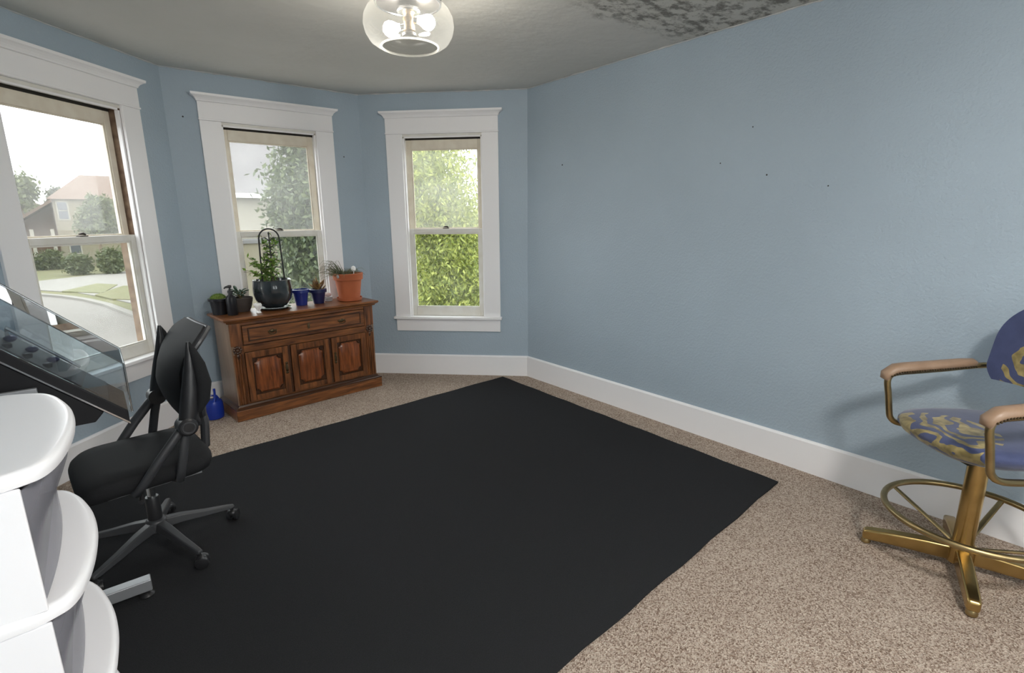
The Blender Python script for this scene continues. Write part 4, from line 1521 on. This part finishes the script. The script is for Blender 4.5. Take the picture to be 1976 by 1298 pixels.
bo = MB().shell(bk, 26, 26, -.055).build('backrest', 'blue_brocade_back', stl, bevel=.016, seg=3)
bo.location = (-.215, 0, .972)
MB().box(-.27, -.235, -.02, .02, .55, .84).build('back_bracket', 'dull_gold', stl, bevel=.006)
for s in (-1, 1):
    y = s * .277
    fr = [(-.18, s * .20, .552), (-.05, y - s * .02, .548), (.10, y - s * .005, .550), (.165, y, .560), (.195, y, .585), (.205, y, .62), (.220, y, .70), (.232, y, .755), (.225, y, .786), (.195, y, .800), (.12, y, .808), (0, y - s * .006, .822), (-.12, y - s * .016, .840), (-.20, y - s * .035, .850)]
    fr = [Vector(p) for p in fr]
    pts = []
    for i in range(len(fr) - 1):
        p0, p1, p2, p3 = fr[max(i - 1, 0)], fr[i], fr[i + 1], fr[min(i + 2, len(fr) - 1)]
        for k in range(3):
            t_ = k / 3
            pts.append(.5 * ((2 * p1) + (p2 - p0) * t_ + (2 * p0 - 5 * p1 + 4 * p2 - p3) * t_ ** 2 + (3 * p1 - p0 - 3 * p2 + p3) * t_ ** 3))
    pts.append(fr[-1])
    ao = MB().tube(pts, .0145, 12, flat=.9).build('arm_frame', 'dull_gold', stl, smooth=True)
    # padded leather top with a row of nailheads on each side
    pp = [(.250, y, .770), (.243, y, .795), (.215, y, .817), (.16, y, .825), (.05, y - s * .004, .836), (-.06, y - s * .010, .849), (-.11, y - s * .014, .855), (-.128, y - s * .016, .852)]
    pd_ = MB()
    secn = 12
    vs_, fs_ = [], []
    for i, c in enumerate(pp):
        w = (.022, .030, .032, .030, .028, .027, .024, .012)[i]
        hh = (.016, .023, .025, .025, .024, .023, .019, .010)[i]
        for q in range(secn):
            an = 2 * PI * q / secn
            lx_ = w * math.cos(an)
            lz_ = hh * math.sin(an)
            if i < 2:
                vs_.append((c[0] + lz_ * .8, c[1] + lx_, c[2] + lz_ * .5))
            else:
                vs_.append((c[0], c[1] + lx_, c[2] + lz_))
    for i in range(len(pp) - 1):
        fs_ += [(i * secn + q, i * secn + (q + 1) % secn, (i + 1) * secn + (q + 1) % secn, (i + 1) * secn + q) for q in range(secn)]
    fs_ += [tuple(range(secn - 1, -1, -1)), tuple((len(pp) - 1) * secn + q for q in range(secn))]
    pd_.add(vs_, fs_)
    po = pd_.build('arm_pad', 'bronze_leather', ao, smooth=True, ang=70)
    nh = MB()
    for sd in (-1, 1):
        for q in range(34):
            t_ = q / 33
            x = .235 - t_ * .345
            zc = .817 + (.2 - x) * .105 if x < .2 else .800 + (.235 - x) * .45
            nh.sphere((x, y + sd * .030 - s * .012 * t_, zc - .008), .0048, 6, 4)
    ho = nh.build('nailheads', 'antique_brass', ao, smooth=True)
    ho['kind'] = 'stuff'

# ------------------------------------------------------------------ outdoors
GZ = -3.05
tag(MB().prism([(-160, -60), (160, -60), (160, 260), (-160, 260)], GZ - .2, GZ).build('lawn_ground', 'lawn'), 'patchy green lawn spreading beyond the street', 'lawn', kind='structure')
curb = [(-45, 85), (-14, 62), (-6, 51), (-3.0, 44.8), (-1.7, 42.3), (-.7, 39.7), (.2, 36.4), (.9, 32.5), (2.6, 24), (5.0, 13), (7, 3), (9, -40)]
tag(MB().prism(curb[::-1] + [(-60, 85), (-60, -40)][::-1] if False else [(9, -40)] + curb[::-1][1:] + [(-60, 85), (-60, -40)], GZ, GZ + .02).build('street', 'asphalt'), 'pale street curving outside the far-left window', 'street', kind='structure')


def slab(name, pts, z, m, label, cat):
    return tag(MB().prism(pts, GZ, GZ + z).build(name, m), label, cat, kind='structure')


def ccw(p):
    a = sum(p[i][0] * p[(i + 1) % len(p)][1] - p[(i + 1) % len(p)][0] * p[i][1] for i in range(len(p)))
    return p if a > 0 else p[::-1]


cb_ = MB()
for i in range(1, len(curb) - 3):
    a, b = Vector(curb[i]), Vector(curb[i + 1])
    d = (b - a).normalized()
    nn = Vector((-d.y, d.x))
    cb_.prism(ccw([tuple(a), tuple(b), tuple(b + nn * .35), tuple(a + nn * .35)]), GZ, GZ + .14)
tag(cb_.build('curb', 'concrete'), 'pale concrete curb edging the street', 'curb', kind='structure')
slab('driveway', ccw([(-9, 52), (-7, 58), (-4, 55.5), (2.2, 61), (6, 62), (5, 40), (1.6, 36), (.6, 39.8), (-1.0, 44.8), (-3.4, 48.8)]), .05, 'concrete', 'pale concrete sidewalk and driveway across the street', 'driveway')
slab('verge', ccw([(-1.8, 45.9), (.1, 50.0), (1.3, 48.0), (.3, 42.8)]), .09, 'lawn_dry', 'wedge of dry grass between sidewalk and street', 'grass verge')
slab('verge', ccw([(-.1, 42.0), (1.6, 46.8), (3, 45), (1.5, 38.0), (.7, 39.0)]), .09, 'lawn', 'green grass wedge nearest the street curb', 'grass verge')


def hip_roof(mb_, x0, x1, y0, y1, z0, z1, rx0, rx1, e=.4):
    ym = (y0 + y1) / 2
    vs2 = [(x0 - e, y0 - e, z0), (x1 + e, y0 - e, z0), (x1 + e, y1 + e, z0), (x0 - e, y1 + e, z0), (rx0, ym, z1), (rx1, ym, z1)]
    return mb_.add(vs2, [(3, 2, 1, 0), (0, 1, 5, 4), (2, 3, 4, 5), (1, 2, 5), (3, 0, 4)])


def house_window(parent, x, y, z0, z1, w):
    f = MB().box(x - w / 2 - .12, x + w / 2 + .12, y - .06, y + .05, z0 - .12, z1 + .12).build('window', 'siding_pale', parent)
    zm = (z0 + z1) / 2
    for a, b in ((z0, zm - .05), (zm + .05, z1)):
        MB().box(x - w / 2, x + w / 2, y - .09, y - .055, a, b).build('pane', 'dark_glass', f)


hs = thing('cream_house', 'cream stucco house with tan hip roof across the street', 'house', (0, 0, 0))
MB().box(-2.2, 9, 72, 82, GZ, 3.9).build('wall', 'stucco_cream', hs)
hip_roof(MB(), -2.2, 9, 72, 82, 3.9, 6.7, .4, 6.2).build('roof', 'roof_tan', hs)
house_window(hs, -1.45, 72, 1.9, 3.6, .75)
house_window(hs, 1.2, 72, 1.9, 3.6, .9)
house_window(hs, -1.0, 72, -1.6, .1, .8)
m_ = MB()
m_.add([(-2.2, 71.5, 3.9), (-2.2, 80, 3.9), (-6.6, 80, .9), (-6.6, 71.5, .9), (-2.2, 71.5, 3.6), (-2.2, 80, 3.6), (-6.6, 80, .6), (-6.6, 71.5, .6)],
       [(0, 1, 2, 3), (7, 6, 5, 4), (0, 3, 7, 4), (1, 5, 6, 2), (2, 6, 7, 3), (0, 4, 5, 1)])
m_.build('porch_roof', 'roof_tan', hs)
MB().prism([(-2.2, GZ), (-2.2, 3.55), (-6.2, .82), (-6.2, GZ)], -80, -75, Matrix(((1, 0, 0, 0), (0, 0, -1, 0), (0, 1, 0, 0), (0, 0, 0, 1)))).build('porch_wall', 'porch_wood', hs)
for x in (-6.2, -4.2, -2.6):
    MB().box(x - .15, x + .15, 71.8, 72.1, GZ, .9).build('porch_post', 'siding_pale', hs)
h2 = thing('brown_roofed_house', 'distant house with brown hip roof left of the cream house', 'house', (0, 0, 0))
MB().box(-16, -4.6, 96, 106, GZ, 4.0).build('wall', 'stucco_cream', h2)
hip_roof(MB(), -16, -4.6, 96, 106, 4.0, 6.0, -11, -8).build('roof', 'roof_brown', h2)
house_window(h2, -5.9, 96, 1.2, 3.2, 1.4)
house_window(h2, -9, 96, 1.2, 3.2, 1.2)
h3 = thing('grey_roofed_house', 'pale house with grey gable roof behind the middle window', 'house', (0, 0, 0))
MB().box(2.6, 9.2, 27, 36, GZ, 2.75).build('wall', 'siding_pale', h3)
m_ = MB()
m_.add([(2.2, 26.6, 2.7), (9.6, 26.6, 2.7), (9.6, 36.4, 2.7), (2.2, 36.4, 2.7), (5.0, 31.5, 7.6), (8.6, 31.5, 7.6)],
       [(3, 2, 1, 0), (0, 1, 5, 4), (2, 3, 4, 5), (1, 2, 5), (3, 0, 4)])
m_.build('roof', 'roof_grey', h3)
MB().box(2.3, 9.5, 26.5, 26.62, 2.55, 2.75).build('gutter', 'trim_paint', h3)
MB().box(2.6, 9.2, 25.2, 27, GZ, .55).build('lower_addition', 'stucco_cream', h3)
MB().box(2.5, 9.3, 25.1, 27, .55, .70).build('addition_roof', 'roof_grey', h3)


def tree(name, label, base, trunk_h, blobs, n, leaf, m, group=None, seed=1, cat='tree', droop=0.0, trunk_r=.12):
    """tree: tapered trunk with limbs, crown of leaves scattered through ellipsoids"""
    g = np.random.default_rng(seed)
    t_ = thing(name, label, cat, base, group=group)
    if trunk_h > 0:
        mb_ = MB()
        mb_.tube([(0, 0, 0), (.05, .02, trunk_h * .5), (0, .05, trunk_h)], [trunk_r, trunk_r * .8, trunk_r * .6], 10)
        for (c, r) in blobs:
            c = Vector(c)
            mb_.tube([(0, .05, trunk_h * .9), Vector((0, 0, trunk_h)).lerp(c, .5) + Vector((0, 0, .1)), c], [trunk_r * .55, trunk_r * .35, trunk_r * .1], 7)
        mb_.build('trunk', 'bark', t_, smooth=True)
    C, D = [], []
    vol = [r[0] * r[1] * r[2] for c, r in blobs]
    for (c, r), v_ in zip(blobs, vol):
        k = int(n * v_ / sum(vol))
        q = g.normal(size=(k, 3))
        q /= np.linalg.norm(q, axis=1)[:, None]
        rad = g.random(k) ** .42
        # clumps: pull leaves towards random twig ends
        tw_ = g.normal(size=(max(4, k // 40), 3))
        tw_ /= np.linalg.norm(tw_, axis=1)[:, None]
        tw_ *= (g.random(len(tw_)) ** .33)[:, None]
        pick = tw_[g.integers(0, len(tw_), k)]
        pos = .35 * q * rad[:, None] + .65 * pick + g.normal(size=(k, 3)) * .10
        C.append(pos * np.array(r) + np.array(c))
        d = g.normal(size=(k, 3))
        d[:, 2] -= droop
        D.append(d)
    C, D = np.concatenate(C), np.concatenate(D)
    k = len(C)
    quad_leaves('crown', m, t_, C, D, g.normal(size=(k, 3)), g.uniform(leaf[0] * .6, leaf[0] * 1.3, k), g.uniform(leaf[1] * .6, leaf[1] * 1.3, k))
    return t_


# leafy tree close outside the right-hand window
tree('leafy_tree', 'bright green leafy tree filling the view of the right-hand window', (5.0, 7.9, GZ), 3.2,
     [((0, 0, 3.3), (1.25, 1.2, 1.5)), ((-.25, .3, 4.9), (1.15, 1.1, 1.5)), ((.9, .6, 4.0), (1.2, 1.2, 1.2)), ((-.1, .8, 6.2), (1.1, 1.0, 1.2)), ((.3, .8, 2.2), (1.4, 1.2, 1.3))],
     80000, (.095, .032), 'leaf_bright', seed=4, droop=.8, trunk_r=.16)
# dense evergreen seen through the middle window
tree('evergreen_tree', 'tall dense grey-green evergreen behind the middle window', (4.75, 14.6, GZ), 4.5,
     [((.15, 0, 3.0), (1.35, 1.3, 2.0)), ((0, 0, 5.0), (1.25, 1.2, 1.8)), ((.2, .1, 6.8), (1.05, 1.0, 1.6)), ((.5, .2, 8.0), (.9, .9, 1.3))],
     34000, (.17, .075), 'leaf_spruce', seed=6, droop=.6, trunk_r=.2)
tree('garden_shrub', 'leafy green shrub low behind the middle window', (4.2, 11.2, GZ), .8,
     [((.35, 0, 2.2), (.95, .8, 1.55)), ((1.1, .3, 2.9), (.8, .7, 1.3))], 9000, (.13, .055), 'leaf_mid', seed=8, cat='shrub', trunk_r=.08)
# across the street
tree('street_tree', 'pale grey-green tree in front of the cream house', (.9, 63, GZ), 3.2,
     [((0, 0, 4.5), (1.9, 1.7, 2.0)), ((.5, 0, 6.0), (1.3, 1.2, 1.5)), ((1.6, 0, 4.0), (1.4, 1.2, 1.8))], 5000, (.42, .22), 'leaf_mid', seed=9, trunk_r=.2)
tree('yellow_green_tree', 'rounded yellow-green tree crown above the distant rooftops', (-5.6, 88, GZ), 5,
     [((0, 0, 8.2), (2.6, 2.4, 2.6)), ((-2.6, 0, 9.4), (2.6, 2.4, 3.2))], 5000, (.6, .35), 'leaf_mid', seed=10, trunk_r=.3)
tree('tall_tree', 'tall leafy tree at the far left edge of the street view', (-6.0, 68, GZ), 6,
     [((-.4, 0, 10.0), (2.0, 2, 2.4)), ((-1.6, 0, 12.5), (2.0, 2, 2.6)), ((-1.8, 0, 7.5), (1.6, 1.6, 2.2))], 5000, (.5, .28), 'leaf_grey', seed=11, trunk_r=.3)
tree('distant_tree', 'small grey-green tree between the two distant houses', (-2.2, 112, GZ), 5,
     [((0, 0, 8.2), (2.2, 2.2, 2.2))], 2500, (.6, .35), 'leaf_grey', seed=12, trunk_r=.3)
for i, (x, y, r, hh, lab) in enumerate(((-.9, 60.6, 1.3, 1.25, 'round bush at the left end of the hedge across the street'), (1.5, 59.4, 1.3, 1.5, 'middle bush of the hedge across the street'), (4.0, 60.4, 1.5, 1.6, 'bush at the right end of the hedge across the street'), (-3.2, 69.5, 1.9, 1.2, 'dark bush below the porch of the cream house'))):
    tree('hedge_bush', lab, (x, y, GZ), .4, [((0, 0, hh * .75), (r, 1.0, hh))], 2200, (.34, .18), 'leaf_bush', 'hedge across the street', seed=20 + i, cat='bush', trunk_r=.1)
